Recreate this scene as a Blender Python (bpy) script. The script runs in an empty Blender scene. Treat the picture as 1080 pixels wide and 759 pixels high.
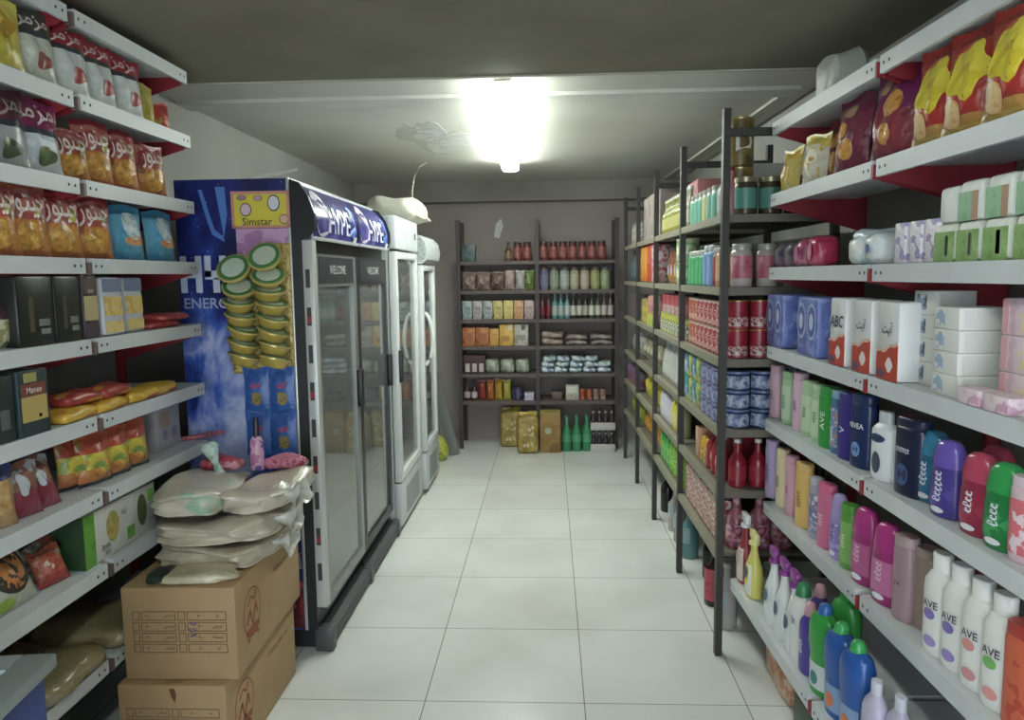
import bpy, bmesh, math, random
from mathutils import Vector, Matrix
PI = math.pi
random.seed(7)
SC = bpy.context.scene
COL = SC.collection

# ------------------------------------------------------------------ camera (surveyed from the floor tiles)
FPX, PITCH, YAW, ROLL, EYE = 809.0, 0.1099, -0.0488, -0.0130, 1.6
def cam_axes():
    cp, sp, cy, sy = math.cos(PITCH), math.sin(PITCH), math.cos(YAW), math.sin(YAW)
    f = Vector((sy*cp, cy*cp, -sp)); r = Vector((cy, -sy, 0)); u = r.cross(f)
    return math.cos(ROLL)*r+math.sin(ROLL)*u, -math.sin(ROLL)*r+math.cos(ROLL)*u, f
CR, CU, CF = cam_axes()
TURNED = None      # (x, y, angle): furniture that stands slightly out of line with the tiles
def bend(x, y):
    if not TURNED: return x, y
    a, b, t = TURNED; c, q = math.cos(t), math.sin(t)
    return a+(x-a)*c-(y-b)*q, b+(x-a)*q+(y-b)*c
def along(px, X, Z):
    """depth Y at which a shelf edge at (X, Z) passes the measured column px of the survey photo"""
    lo, hi = 0.5, 12.0
    def col(Y):
        x_, y_ = bend(X, Y); d = Vector((x_, y_, Z-EYE)); return 540+FPX*d.dot(CR)/d.dot(CF)
    s = 1 if col(hi) > col(lo) else -1
    for _ in range(40):
        m = (lo+hi)/2
        if s*(col(m)-px) < 0: lo = m
        else: hi = m
    return (lo+hi)/2

# ------------------------------------------------------------------ materials
def lin(c):
    if isinstance(c, str):
        c = [int(c[i:i+2], 16)/255 for i in (0, 2, 4)]
    g = .3*c[0]+.59*c[1]+.11*c[2]; c = [x*.9+g*.1 for x in c]
    return [x/12.92 if x <= .04045 else ((x+.055)/1.055)**2.4 for x in c]+[1]
MATS = {}
def base_mat(key):
    m = bpy.data.materials.new('m_%d' % len(MATS)); m.use_nodes = True
    nt = m.node_tree; b = nt.nodes['Principled BSDF']; MATS[key] = m
    return m, nt, b
def nd(nt, t, **kw):
    n = nt.nodes.new(t)
    for k, v in kw.items():
        if k.startswith('i_'):
            n.inputs[k[2:].replace('_', ' ')].default_value = v
        else: setattr(n, k, v)
    return n
def coords(nt, sc=(1, 1, 1)):
    tc = nd(nt, 'ShaderNodeTexCoord'); mp = nd(nt, 'ShaderNodeMapping'); mp.inputs['Scale'].default_value = sc
    nt.links.new(tc.outputs['Object'], mp.inputs['Vector']); return mp.outputs['Vector']
def add_bump(nt, b, scale, strength, dist=.01, sc=(1, 1, 1)):
    n = nd(nt, 'ShaderNodeTexNoise'); n.inputs['Scale'].default_value = scale; n.inputs['Detail'].default_value = 4
    nt.links.new(coords(nt, sc), n.inputs['Vector'])
    bp = nd(nt, 'ShaderNodeBump'); bp.inputs['Strength'].default_value = strength; bp.inputs['Distance'].default_value = dist
    nt.links.new(n.outputs['Fac'], bp.inputs['Height']); nt.links.new(bp.outputs['Normal'], b.inputs['Normal'])
def ramp(nt, fac, cols, interp='LINEAR'):
    r = nd(nt, 'ShaderNodeValToRGB'); r.color_ramp.interpolation = interp
    e = r.color_ramp.elements
    e[0].position, e[0].color = cols[0][0], lin(cols[0][1]); e[1].position, e[1].color = cols[1][0], lin(cols[1][1])
    for p, c in cols[2:]:
        x = e.new(p); x.color = lin(c)
    nt.links.new(fac, r.inputs['Fac']); return r.outputs['Color']
def P(c, rough=.5, metal=0, bump=0, bscale=40, coat=0):
    """plain paint / plastic with a faint unevenness"""
    key = ('p', c, rough, metal, bump, bscale, coat)
    if key in MATS: return MATS[key]
    m, nt, b = base_mat(key)
    n = nd(nt, 'ShaderNodeTexNoise'); n.inputs['Scale'].default_value = 9; n.inputs['Detail'].default_value = 5
    nt.links.new(coords(nt), n.inputs['Vector'])
    l = lin(c); mx = nd(nt, 'ShaderNodeMix', data_type='RGBA')
    mx.inputs['A'].default_value = [x*.88 for x in l[:3]]+[1]; mx.inputs['B'].default_value = [min(1, x*1.08) for x in l[:3]]+[1]
    nt.links.new(n.outputs['Fac'], mx.inputs['Factor']); nt.links.new(mx.outputs['Result'], b.inputs['Base Color'])
    b.inputs['Roughness'].default_value = rough; b.inputs['Metallic'].default_value = metal
    if coat: b.inputs['Coat Weight'].default_value = coat; b.inputs['Coat Roughness'].default_value = .15
    if bump: add_bump(nt, b, bscale, bump)
    return m
def PR(c1, c2, c3=None, scale=30, rough=.4, sc=(1, 1, 1), bump=0, w=(.44, .58), metal=0):
    """printed wrapper: blotches of two or three inks"""
    key = ('r', c1, c2, c3, scale, rough, sc, bump, w, metal)
    if key in MATS: return MATS[key]
    m, nt, b = base_mat(key)
    n = nd(nt, 'ShaderNodeTexNoise'); n.inputs['Scale'].default_value = scale; n.inputs['Detail'].default_value = 2.5
    nt.links.new(coords(nt, sc), n.inputs['Vector'])
    cols = [(0, c1), (w[0], c2)]
    if c3: cols.append((w[1], c3))
    nt.links.new(ramp(nt, n.outputs['Fac'], cols, 'CONSTANT'), b.inputs['Base Color'])
    b.inputs['Roughness'].default_value = rough; b.inputs['Metallic'].default_value = metal
    if bump: add_bump(nt, b, 60, bump)
    return m
def FOIL(c1, c2=None, c3=None, scale=22, rough=.28, bump=.35):
    return PR(c1, c2 or c1, c3, scale, rough, (1, 1, 1), bump)
def bread_mat(c1, c2, c3, tint=None):
    m, nt, b = base_mat(('bread', c1, tint)); v = coords(nt, (1, 1, 3))
    n = nd(nt, 'ShaderNodeTexNoise'); n.inputs['Scale'].default_value = 6; n.inputs['Detail'].default_value = 7; nt.links.new(v, n.inputs['Vector'])
    cols = [(.3, c1), (.5, c2), (.7, c3)]
    if tint: cols += [(.56, c2), (.6, tint)]
    nt.links.new(ramp(nt, n.outputs['Fac'], cols), b.inputs['Base Color']); b.inputs['Roughness'].default_value = .4
    b.inputs['Coat Weight'].default_value = .6; b.inputs['Coat Roughness'].default_value = .18; add_bump(nt, b, 26, .7, .012, (1, 1, 2)); return m
def GLASS(tint='f0f6f4', refl=.06, rough=.02, op=0.0):
    key = ('g', tint, refl, rough, op)
    if key in MATS: return MATS[key]
    m, nt, b = base_mat(key)
    out = nt.nodes['Material Output']; nt.nodes.remove(b)
    tr = nd(nt, 'ShaderNodeBsdfTransparent'); tr.inputs['Color'].default_value = lin(tint)
    gl = nd(nt, 'ShaderNodeBsdfGlossy'); gl.inputs['Roughness'].default_value = rough
    df = nd(nt, 'ShaderNodeBsdfDiffuse'); df.inputs['Color'].default_value = lin(tint)
    fr = nd(nt, 'ShaderNodeFresnel'); fr.inputs['IOR'].default_value = 1.45
    ad = nd(nt, 'ShaderNodeMath', operation='ADD', use_clamp=True); ad.inputs[1].default_value = refl
    m0 = nd(nt, 'ShaderNodeMixShader'); m0.inputs[0].default_value = op
    mx = nd(nt, 'ShaderNodeMixShader')
    nt.links.new(fr.outputs[0], ad.inputs[0]); nt.links.new(ad.outputs[0], mx.inputs[0])
    nt.links.new(tr.outputs[0], m0.inputs[1]); nt.links.new(df.outputs[0], m0.inputs[2])
    nt.links.new(m0.outputs[0], mx.inputs[1]); nt.links.new(gl.outputs[0], mx.inputs[2]); nt.links.new(mx.outputs[0], out.inputs['Surface'])
    return m
def EMIT(c, s):
    key = ('e', c, s)
    if key in MATS: return MATS[key]
    m, nt, b = base_mat(key)
    b.inputs['Base Color'].default_value = lin(c); b.inputs['Emission Color'].default_value = lin(c); b.inputs['Emission Strength'].default_value = s
    return m

# ------------------------------------------------------------------ mesh building
class MB:
    def __init__(s): s.v = []; s.f = []; s.m = []
    def add(s, vs, fs, mi=0):
        o = len(s.v); s.v += [tuple(p) for p in vs]
        for f in fs: s.f.append(tuple(i+o for i in f)); s.m.append(mi)
        return s
    def box(s, x0, x1, y0, y1, z0, z1, mi=0):
        vs = [(x, y, z) for z in (z0, z1) for y in (y0, y1) for x in (x0, x1)]
        return s.add(vs, [(0, 2, 3, 1), (4, 5, 7, 6), (0, 1, 5, 4), (2, 6, 7, 3), (0, 4, 6, 2), (1, 3, 7, 5)], mi)
    def rbox(s, x0, x1, y0, y1, z0, z1, r=.01, mi=0, seg=2, puff=0, warp=0, seed=0):
        bm = bmesh.new(); bmesh.ops.create_cube(bm, size=1)
        for v in bm.verts:
            v.co = Vector(((x0+x1)/2+v.co.x*(x1-x0), (y0+y1)/2+v.co.y*(y1-y0), (z0+z1)/2+v.co.z*(z1-z0)))
        bmesh.ops.bevel(bm, geom=bm.edges[:], offset=r, segments=seg, profile=.5, affect='EDGES')
        if puff:
            bmesh.ops.subdivide_edges(bm, edges=[e for e in bm.edges if e.calc_length() > r*3], cuts=5, use_grid_fill=True)
            rnd = random.Random(seed); ph = [rnd.uniform(0, 6) for _ in range(6)]
            cx, cy, cz = (x0+x1)/2, (y0+y1)/2, (z0+z1)/2
            for v in bm.verts:
                u, w, t = [(v.co[i]-c)/h*2 for i, (c, h) in enumerate(((cx, x1-x0), (cy, y1-y0), (cz, z1-z0)))]
                k = puff*(1-min(1, abs(u))**2)*(1-min(1, abs(w))**2)
                k2 = puff*(1-min(1, abs(u))**2)*(1-min(1, abs(t))**2)
                v.co.z += k*(1 if t > 0 else -.0)*(z1-z0)*.5
                v.co.y += k2*(1 if w > 0 else -1)*(y1-y0)*.25
                if warp:
                    v.co.z += warp*math.sin(ph[0]+u*3.1+w*2)*(t+1)/2; v.co.x += warp*math.sin(ph[1]+w*4+t)*.6; v.co.y += warp*math.sin(ph[2]+u*5+t*2)*.6
        bm.verts.index_update()
        s.add([v.co[:] for v in bm.verts], [[v.index for v in f.verts] for f in bm.faces], mi); bm.free(); return s
    def lathe(s, prof, a=1, b=1, p=2, seg=24, mi=0, cx=0, cy=0, phi=None, close=True):
        """prof = [(z, scale)], section |x/a|^p+|y/b|^p = 1; phi limits it to a patch around the front"""
        rows = []; vs = []; n = seg if phi is None else seg+1
        for z, k in prof:
            for i in range(n):
                t = 2*PI*i/seg if phi is None else -PI/2-phi+2*phi*i/seg
                c, q = math.cos(t), math.sin(t)
                vs.append((cx+a*k*math.copysign(abs(c)**(2/p), c), cy+b*k*math.copysign(abs(q)**(2/p), q), z))
        fs = []
        for j in range(len(prof)-1):
            for i in range(seg):
                i2 = (i+1) % n
                fs.append((j*n+i, j*n+i2, (j+1)*n+i2, (j+1)*n+i))
        if phi is None and close:
            fs.append(tuple(range(n-1, -1, -1))); fs.append(tuple((len(prof)-1)*n+i for i in range(n)))
        return s.add(vs, fs, mi)
    def tube(s, pts, r, seg=8, mi=0):
        pts = [Vector(p) for p in pts]; vs = []
        for i, p in enumerate(pts):
            d = (pts[min(i+1, len(pts)-1)]-pts[max(i-1, 0)]).normalized()
            q = Vector((0, 0, 1)) if abs(d.z) < .9 else Vector((1, 0, 0))
            u = d.cross(q).normalized(); w = d.cross(u); rr = r[i] if isinstance(r, (list, tuple)) else r
            vs += [p+u*rr*math.cos(2*PI*k/seg)+w*rr*math.sin(2*PI*k/seg) for k in range(seg)]
        fs = [(j*seg+k, j*seg+(k+1) % seg, (j+1)*seg+(k+1) % seg, (j+1)*seg+k) for j in range(len(pts)-1) for k in range(seg)]
        fs += [tuple(range(seg-1, -1, -1)), tuple((len(pts)-1)*seg+k for k in range(seg))]
        return s.add(vs, fs, mi)
    def prism(s, poly, axis, a0, a1, mi=0):
        """poly in the plane across axis ('x': (y,z), 'y': (x,z), 'z': (x,y)) swept from a0 to a1"""
        f = {'x': lambda p, a: (a, p[0], p[1]), 'y': lambda p, a: (p[0], a, p[1]), 'z': lambda p, a: (p[0], p[1], a)}[axis]
        n = len(poly)
        return s.add([f(p, a0) for p in poly]+[f(p, a1) for p in poly], [tuple(range(n-1, -1, -1)), tuple(range(n, 2*n))]+[(i, (i+1) % n, n+(i+1) % n, n+i) for i in range(n)], mi)
    def grid(s, fn, nu, nv, mi=0):
        vs = [fn(i/nu, j/nv) for j in range(nv+1) for i in range(nu+1)]; w = nu+1
        return s.add(vs, [(j*w+i, j*w+i+1, (j+1)*w+i+1, (j+1)*w+i) for j in range(nv) for i in range(nu)], mi if not callable(mi) else 0)
    def mesh(s, name, mats, smooth=True, ang=35):
        me = bpy.data.meshes.new(name); me.from_pydata(s.v, [], s.f)
        for m in mats: me.materials.append(m)
        me.polygons.foreach_set('material_index', s.m)
        bm = bmesh.new(); bm.from_mesh(me); bmesh.ops.remove_doubles(bm, verts=bm.verts[:], dist=1e-6)
        bmesh.ops.recalc_face_normals(bm, faces=bm.faces[:]); bm.to_mesh(me); bm.free()
        if smooth:
            me.polygons.foreach_set('use_smooth', [True]*len(me.polygons)); me.set_sharp_from_angle(angle=math.radians(ang))
        me.update(); return me
TXT = {}
def squiggle(n, seed):
    """n looped pen strokes, for print too small to read"""
    rnd = random.Random(seed); vs = []; fs = []; x = 0
    for k in range(n):
        hgt = rnd.choice((.7, .7, 1.0, .75)); lo = rnd.choice((0, 0, -.2)); pts = [(x, .1), (x+.1, hgt), (x+.32, hgt*.9), (x+.36, .5), (x+.1, .42), (x+.14, lo), (x+.45, .05)]
        for (a, b), (c, e) in zip(pts, pts[1:]):
            L = math.hypot(c-a, e-b); nx, nz = -(e-b)/L*.06, (c-a)/L*.06; o = len(vs)
            vs += [(a+nx, b+nz), (a-nx, b-nz), (c-nx, e-nz), (c+nx, e+nz)]; fs.append((o, o+1, o+2, o+3))
        x += .52
    return [(a-x/2, b-.45) for a, b in vs], fs, x
def glyphs(s):
    if s not in TXT and s[0] == '~': TXT[s] = squiggle(int(s[1]), sum(map(ord, s)))
    if s not in TXT:
        c = bpy.data.curves.new('t', 'FONT'); c.body = s; c.resolution_u = 2; c.align_x = 'CENTER'; c.offset = .012
        o = bpy.data.objects.new('t', c); COL.objects.link(o); bpy.context.view_layer.update()
        ev = o.evaluated_get(bpy.context.evaluated_depsgraph_get()); me = ev.to_mesh()
        vs = [(v.co.x, v.co.y) for v in me.vertices]; fs = [tuple(p.vertices) for p in me.polygons]
        ev.to_mesh_clear(); bpy.data.objects.remove(o); bpy.data.curves.remove(c)
        x0, x1 = min(v[0] for v in vs), max(v[0] for v in vs); y0, y1 = min(v[1] for v in vs), max(v[1] for v in vs)
        TXT[s] = ([((x-(x0+x1)/2)/(y1-y0), (y-(y0+y1)/2)/(y1-y0)) for x, y in vs], fs, (x1-x0)/(y1-y0))
    return TXT[s]
def text_mb(mb, s, h, cx, cz, surf, vertical=False, mi=0, off=.0012, maxw=None, italic=0):
    """letters h tall around (cx, cz) laid on the front surface y = surf(x, z)"""
    vs, fs, w = glyphs(s); k = h
    sx = h if not maxw or w*h <= maxw else maxw/w
    out = []
    for x, y in vs:
        x, y = (x+italic*y)*sx, y*k
        if vertical: x, y = -y, x
        X, Z = cx+x, cz+y; out.append((X, surf(X, Z)-off, Z))
    mb.add(out, fs, mi); return mb

# ------------------------------------------------------------------ things and their parts
class Kind:
    def __init__(s, name): s.name = name; s.parts = []
    def add(s, pname, mb, mats, parent=None, label=None, smooth=True, ang=35):
        if not isinstance(mats, (list, tuple)): mats = [mats]
        s.parts.append((pname, mb.mesh(pname, mats, smooth, ang), parent, label)); return len(s.parts)-1
KINDS = {}
def kind(key, fn):
    if key not in KINDS: KINDS[key] = fn()
    return KINDS[key]
PEND = {}      # repeats waiting for their ordinal
ORD = 'first second third fourth fifth sixth seventh eighth ninth tenth eleventh twelfth thirteenth fourteenth fifteenth sixteenth seventeenth eighteenth nineteenth twentieth'.split()
def put(k, loc, rz=0, desc='', cat='', where='', group=None, ref=None, rx=0, ry=0, scale=1):
    """one thing: a single mesh, or an Empty at its base with its parts (and sub-parts)"""
    if TURNED: loc = (*bend(loc[0], loc[1]), loc[2]); rz += TURNED[2]
    loc = (loc[0], loc[1], loc[2]+(0 if cat in ('shelving', 'rack', 'fridge', 'freezer') else .0007))      # clear of the surface it rests on
    rot = (rx, ry, rz)
    if len(k.parts) == 1:
        root = bpy.data.objects.new(k.name, k.parts[0][1])
    else:
        root = bpy.data.objects.new(k.name, None); root.empty_display_size = .05
    COL.objects.link(root); root.location = loc; root.rotation_euler = rot; root.scale = (scale,)*3
    if len(k.parts) > 1:
        made = []
        for pn, me, par, lab in k.parts:
            o = bpy.data.objects.new(pn, me); COL.objects.link(o); o.parent = root if par is None else made[par]; made.append(o)
            if lab: o['label'] = lab
    root['category'] = cat
    if group: root['group'] = group
    PEND.setdefault((desc, where, ref), []).append(root)
    return root
def settle_labels():
    for (desc, where, ref), lst in PEND.items():
        for i, o in enumerate(lst):
            t = desc
            if len(lst) > 1 and ref: t += ', %s from %s' % (ORD[i], ref)
            if where: t += (' ' if where.split()[0] in ('beside', 'behind', 'on', 'the') else ', ')+where
            if len(t.replace(',', '').split()) > 16: t = t.replace(' with a ', ' with ')
            o['label'] = t
            if len(lst) > 1 and not o.get('group'): o['group'] = desc+' row'
def structure(name, mb, mats, smooth=False):
    o = bpy.data.objects.new(name, mb.mesh(name, mats if isinstance(mats, list) else [mats], smooth)); COL.objects.link(o); o['kind'] = 'structure'; return o
def single(name, mb, mats, loc, desc, cat, rz=0, where='', group=None, rx=0, ry=0, smooth=True, ang=35):
    k = Kind(name); k.add(name, mb, mats, smooth=smooth, ang=ang); return put(k, loc, rz, desc, cat, where, group, rx=rx, ry=ry)

# ------------------------------------------------------------------ product kinds (front faces -Y, base at z = 0)
def superfront(prof, a, b, p):
    def surf(x, z):
        k = prof[-1][1]
        for (z0, k0), (z1, k1) in zip(prof, prof[1:]):
            if z0 <= z <= z1: k = k0+(k1-k0)*((z-z0)/(z1-z0) if z1 > z0 else 0); break
        q = min(.98, abs(x)/(a*max(k, .05)))
        return -b*k*(1-q**p)**(1/p)
    return surf
def bottle(name, a, b, prof, mat, p=2.3, cap=None, capm=None, ca=None, cb=None, cp=2, label=None, text=None, emblem=None, seg=24):
    """prof [(z,k)] body; cap [(z,k)] of half-widths ca, cb; label (z0, z1, phi, mat); text [(s, h, z, mat, vertical)]; emblem (x,z,rx,rz,mat)"""
    K = Kind(name); bi = K.add('body', MB().lathe(prof, a, b, p, seg), mat, ang=40)
    if cap: K.add('cap', MB().lathe(cap, ca or a, cb or b, cp, seg), capm, ang=40)
    f = superfront(prof, a, b, p)
    if label:
        z0, z1, phi, lm = label; n = 6
        pr = []
        for i in range(n+1):
            z = z0+(z1-z0)*i/n; pr.append((z, -f(0, z)/b+.0008/b+.008))
        K.add('label', MB().lathe(pr, a, b, p, 12, phi=phi), lm, parent=bi)
    for em in ([emblem] if isinstance(emblem, tuple) else emblem or []):
        x, z, rx, rz, em_m = em
        vs = [(x, f(x, z)-.003, z)]+[(x+rx*math.cos(t*PI/8), f(x+rx*math.cos(t*PI/8), z+rz*math.sin(t*PI/8))-.0026, z+rz*math.sin(t*PI/8)) for t in range(16)]
        K.add('emblem', MB().add(vs, [(0, 1+i, 1+(i+1) % 16) for i in range(16)]), em_m, parent=bi)
    for s, h, z, tm, vert in text or []:
        K.add('lettering', text_mb(MB(), s, h, 0, z, f, vert, off=.0036, maxw=None if vert else a*1.5), tm, parent=bi, smooth=False)
    return K
def shoulder(h, neck=.35, sh=.78, base=.94, hn=None):
    hn = hn or h
    return [(0, base*.93), (h*.02, base), (h*.1, 1), (h*sh*.85, 1), (h*sh, .97), (h*(sh+(1-sh)*.4), .82), (h*(sh+(1-sh)*.75), neck+.12), (h*.985, neck), (hn, neck)]
def slab(h, top=.9, r=.03):
    return [(0, .92), (h*.015, .99), (h*.05, 1), (h*(1-r*2), 1), (h*(1-r*.6), .97), (h, top)]
def disc(h0, h1, k=1, r=.12):
    d = h1-h0
    return [(h0, k), (h0+d*.03, k), (h0+d*(1-r), k), (h0+d*(1-r*.4), k*.97), (h1, k*.88)]
def dome(h0, h1, k=1):
    return [(h0, k)]+[(h0+(h1-h0)*math.sin(t*PI/16), max(.02, k*math.cos(t*PI/16)**.55)) for t in range(1, 9)]
WHT = 'e4e4e0'
def upright_tube(h, a, b, mat, capm, txt=None, tm=None, labm=None):
    """shampoo / lotion bottle: tall oval body over a flat broad cap"""
    return bottle('shampoo_bottle', a, b, slab(h*.88), mat, 2.5, [(h*.88, .94), (h*.89, .96), (h*.985, .94), (h, .86)], capm, a, b, 2.5,
                  label=(h*.1, h*.74, 1.0, labm) if labm else None, text=[(txt, a*.55, h*.45, tm, True)] if txt else None)
def dome_bottle(h, a, b, mat, capm, labm, txt=None, tm=None):
    pr = [(0, .86), (h*.02, .95), (h*.2, 1), (h*.45, .96), (h*.62, .94), (h*.66, .95)]
    return bottle('shower_gel_bottle', a, b, pr, mat, 2.2, dome(h*.66, h, .99), capm, a*.96, b*.96, 2.2, label=(h*.14, h*.55, .95, labm), text=[(txt, a*.5, h*.42, tm, True)] if txt else None, emblem=(0, h*.1, a*.45, h*.04, P('dcdce2', .4)))
def spray(h, a, b, mat, trig, labm, emb):
    K = Kind('spray_bottle')
    pr = [(0, .92), (h*.02, 1), (h*.3, 1), (h*.45, .9), (h*.58, .58), (h*.68, .4), (h*.78, .36)]
    bi = K.add('body', MB().lathe(pr, a, b, 2.4, 24), mat)
    f = superfront(pr, a, b, 2.4)
    prl = [(z, k+.02) for z, k in [(h*.05, .99), (h*.2, 1), (h*.3, 1), (h*.42, .92), (h*.5, .8)]]
    K.add('label', MB().lathe(prl, a, b, 2.4, 12, phi=1.0), labm, parent=bi)
    vs = [(0, f(0, h*.36)-.004, h*.36)]+[(a*.5*math.cos(t*PI/8), f(a*.5*math.cos(t*PI/8), h*.36+a*.5*math.sin(t*PI/8))-.0035, h*.36+a*.5*math.sin(t*PI/8)) for t in range(16)]
    K.add('emblem', MB().add(vs, [(0, 1+i, 1+(i+1) % 16) for i in range(16)]), emb, parent=bi)
    hd = MB().lathe(disc(h*.78, h*.83, 1), a*.42, a*.42, 2, 16)
    hi = K.add('spray_head', hd.rbox(-a*.85, a*.75, -b*.36, b*.36, h*.84, h*.97, .008).rbox(-a*1.2, -a*.85, -b*.2, b*.2, h*.88, h*.95, .004).box(-a*.25, a*.25, -b*.2, b*.2, h*.82, h*.85), trig)
    K.add('trigger', MB().prism([(-a*.7, h*.86), (-a*.45, h*.86), (-a*.5, h*.76), (-a*.72, h*.66), (-a*.82, h*.67), (-a*.68, h*.77)], 'y', -b*.16, b*.16), trig, parent=hi)
    return K
def pillow_fn(w, h, d, seed=0):
    rnd = random.Random(seed); ph = [rnd.uniform(0, 6.28) for _ in range(8)]
    def th(u, v):
        q = min(1, max(0, (v-.015)/.9)); e = max(0, 1-(abs(u)/.93)**2.2)**.8*max(0, math.sin(PI*q**.8))**.7 if abs(u) < .93 else 0
        return e*(1+.10*math.sin(ph[0]+7*u+3*v)+.08*math.sin(ph[1]+11*v+4*u)+.05*math.sin(ph[2]+17*u-9*v))
    def wid(v): return w/2*(1-.07*math.sin(PI*v)+.012*math.sin(ph[3]+13*v))
    def front(u, v): return (u*wid(v), -d*.42*th(u, v)-.0006, v*h+.006*math.sin(ph[4]+3*u)*(v > .9))
    def back(u, v): return (u*wid(v), d*.3*th(u, v)+.0006, v*h+.006*math.sin(ph[4]+3*u)*(v > .9))
    return front, back
def crisp_bag(w, h, d, bands, seed=0, pics=(), text=None):
    """pillow pouch; bands [(v_top, mat)], pics [(u, v, ru, rv, mat, n_lobes)], text (s, h, v, mat)"""
    K = Kind('snack_bag'); fr, bk = pillow_fn(w, h, d, seed)
    mb = MB(); nu, nv = 14, 24
    for fn in (fr, bk):
        o = len(mb.v)
        mb.v += [fn(-1+2*i/nu, j/nv) for j in range(nv+1) for i in range(nu+1)]
        for j in range(nv):
            mi = next((k for k, (vt, _) in enumerate(bands) if (j+.5)/nv <= vt), len(bands)-1)
            for i in range(nu):
                a = o+j*(nu+1)+i; mb.f.append((a, a+1, a+nu+2, a+nu+1)); mb.m.append(mi)
    n1 = (nu+1)*(nv+1)
    rim = [i for i in range(nu+1)]+[j*(nu+1)+nu for j in range(1, nv+1)]+[nv*(nu+1)+i for i in range(nu-1, -1, -1)]+[j*(nu+1) for j in range(nv-1, 0, -1)]
    for i, a in enumerate(rim):
        b2 = rim[(i+1) % len(rim)]; mb.f.append((a, b2, n1+b2, n1+a)); mb.m.append(0 if a < nu+1 else len(bands)-1)
    bi = K.add('pouch', mb, [m for _, m in bands], ang=60)
    for n, (u, v, ru, rv, m, lobes) in enumerate(pics):
        p2 = MB(); N = 24; rings = 3; vs = []
        for r in range(1, rings+1):
            for t in range(N):
                an = 2*PI*t/N; rr = r/rings*(1+(.16*math.cos(lobes*an) if lobes else 0))
                q = fr(max(-.98, min(.98, u+ru*rr*math.cos(an))), max(.02, min(.97, v+rv*rr*math.sin(an)))); vs.append((q[0], q[1]-.0022, q[2]))
        q = fr(u, v); vs.append((q[0], q[1]-.0024, q[2])); c = len(vs)-1
        fs = [(c, t, (t+1) % N) for t in range(N)]+[(r*N+t, (r+1)*N+t, (r+1)*N+(t+1) % N, r*N+(t+1) % N) for r in range(rings-1) for t in range(N)]
        K.add('printed_picture', p2.add(vs, fs), m, parent=bi, ang=60)
    if text:
        s, th_, v, m = text
        K.add('lettering', text_mb(MB(), s, th_, 0, v*h, lambda x, z: fr(max(-.97, min(.97, x/(w/2))), max(.02, min(.98, z/h)))[1], off=.003, maxw=w*.7, italic=.2), m, parent=bi, smooth=False)
    return K
def carton(name, w, d, h, mat, panels=(), text=(), r=.0025, side=(), pname='body'):
    """box; panels on the front (x0,x1,z0,z1,mat) as fractions; side panels on the +x face; text (s, h, x, z, mat)"""
    K = Kind(name); bi = K.add(pname, MB().rbox(-w/2, w/2, -d/2, d/2, 0, h, r), mat)
    for x0, x1, z0, z1, m in panels:
        K.add('printed_panel', MB().box(-w/2+x0*w, -w/2+x1*w, -d/2-.0009, -d/2+.0005, z0*h, z1*h), m, parent=bi, smooth=False)
    for y0, y1, z0, z1, m in side:
        K.add('printed_panel', MB().box(w/2-.0005, w/2+.0009, -d/2+y0*d, -d/2+y1*d, z0*h, z1*h), m, parent=bi, smooth=False)
    for s, th, x, z, m in text:
        K.add('lettering', text_mb(MB(), s, th, -w/2+x*w, z*h, lambda a, b: -d/2, off=.002, maxw=w*.86), m, parent=bi, smooth=False)
    return K
def soft_pack(name, w, d, h, mat, spot=None, seed=0, r=.02, warp=.004, puff=.12):
    K = Kind(name); bi = K.add('wrapper', MB().rbox(-w/2, w/2, -d/2, d/2, 0, h, min(r, h*.4), puff=puff, warp=warp, seed=seed), mat, ang=60)
    if spot:
        m, sx, sz = spot
        yy = -d/2-puff*d*.25-.004
        vs = [(0, yy, h*.5)]+[(w*sx*math.cos(t*PI/10), yy+puff*d*.22*(abs(math.cos(t*PI/10))*sx*2)**2, h*.5+h*sz*math.sin(t*PI/10)) for t in range(20)]
        K.add('printed_spot', MB().add(vs, [(0, 1+i, 1+(i+1) % 20) for i in range(20)]), m, parent=bi)
    return K
def can(name, r, h, mat, rim, label=None, text=None):
    K = Kind(name); bi = K.add('body', MB().lathe([(0, .9), (h*.03, 1), (h*.97, 1), (h, .92)], r, r, 2, 20), mat)
    K.add('rim', MB().lathe([(h*.955, 1.015), (h*.965, 1.03), (h*.99, 1.03), (h*1.0, .98), (h*1.001, .9)], r, r, 2, 20), rim)
    if label: K.add('label', MB().lathe([(h*label[0], 1.012), (h*label[1], 1.012)], r, r, 2, 12, phi=1.2), label[2], parent=bi)
    if text: K.add('lettering', text_mb(MB(), text[0], text[1], 0, h*.5, superfront([(0, 1), (h, 1)], r, r, 2), off=.002, maxw=r*1.6), text[2], parent=bi, smooth=False)
    return K
def jar(name, r, h, mat, lidm, labm=None, k=.86, lr=.9, band=(.16, .7)):
    K = Kind(name); bi = K.add('body', MB().lathe([(0, .92), (h*.03, 1), (h*.72, 1), (h*.8, .93), (h*.86, k)], r, r, 2, 20), mat)
    K.add('lid', MB().lathe(disc(h*.86, h, lr), r, r, 2, 20), lidm)
    if labm: K.add('label', MB().lathe([(h*band[0], 1.015), (h*band[1], 1.015)], r, r, 2, 14, phi=1.5), labm, parent=bi)
    return K
def glass_bottle(name, r, h, mat, capm, labm=None, band=(.15, .45)):
    K = Kind(name); bi = K.add('body', MB().lathe([(0, .92), (h*.02, 1), (h*.52, 1), (h*.6, .85), (h*.7, .45), (h*.78, .36), (h*.92, .34)], r, r, 2, 18), mat)
    K.add('cap', MB().lathe(disc(h*.92, h, .4), r, r, 2, 14), capm)
    if labm: K.add('label', MB().lathe([(h*band[0], 1.02), (h*band[1], 1.02)], r, r, 2, 14, phi=1.4), labm, parent=bi)
    return K

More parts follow.
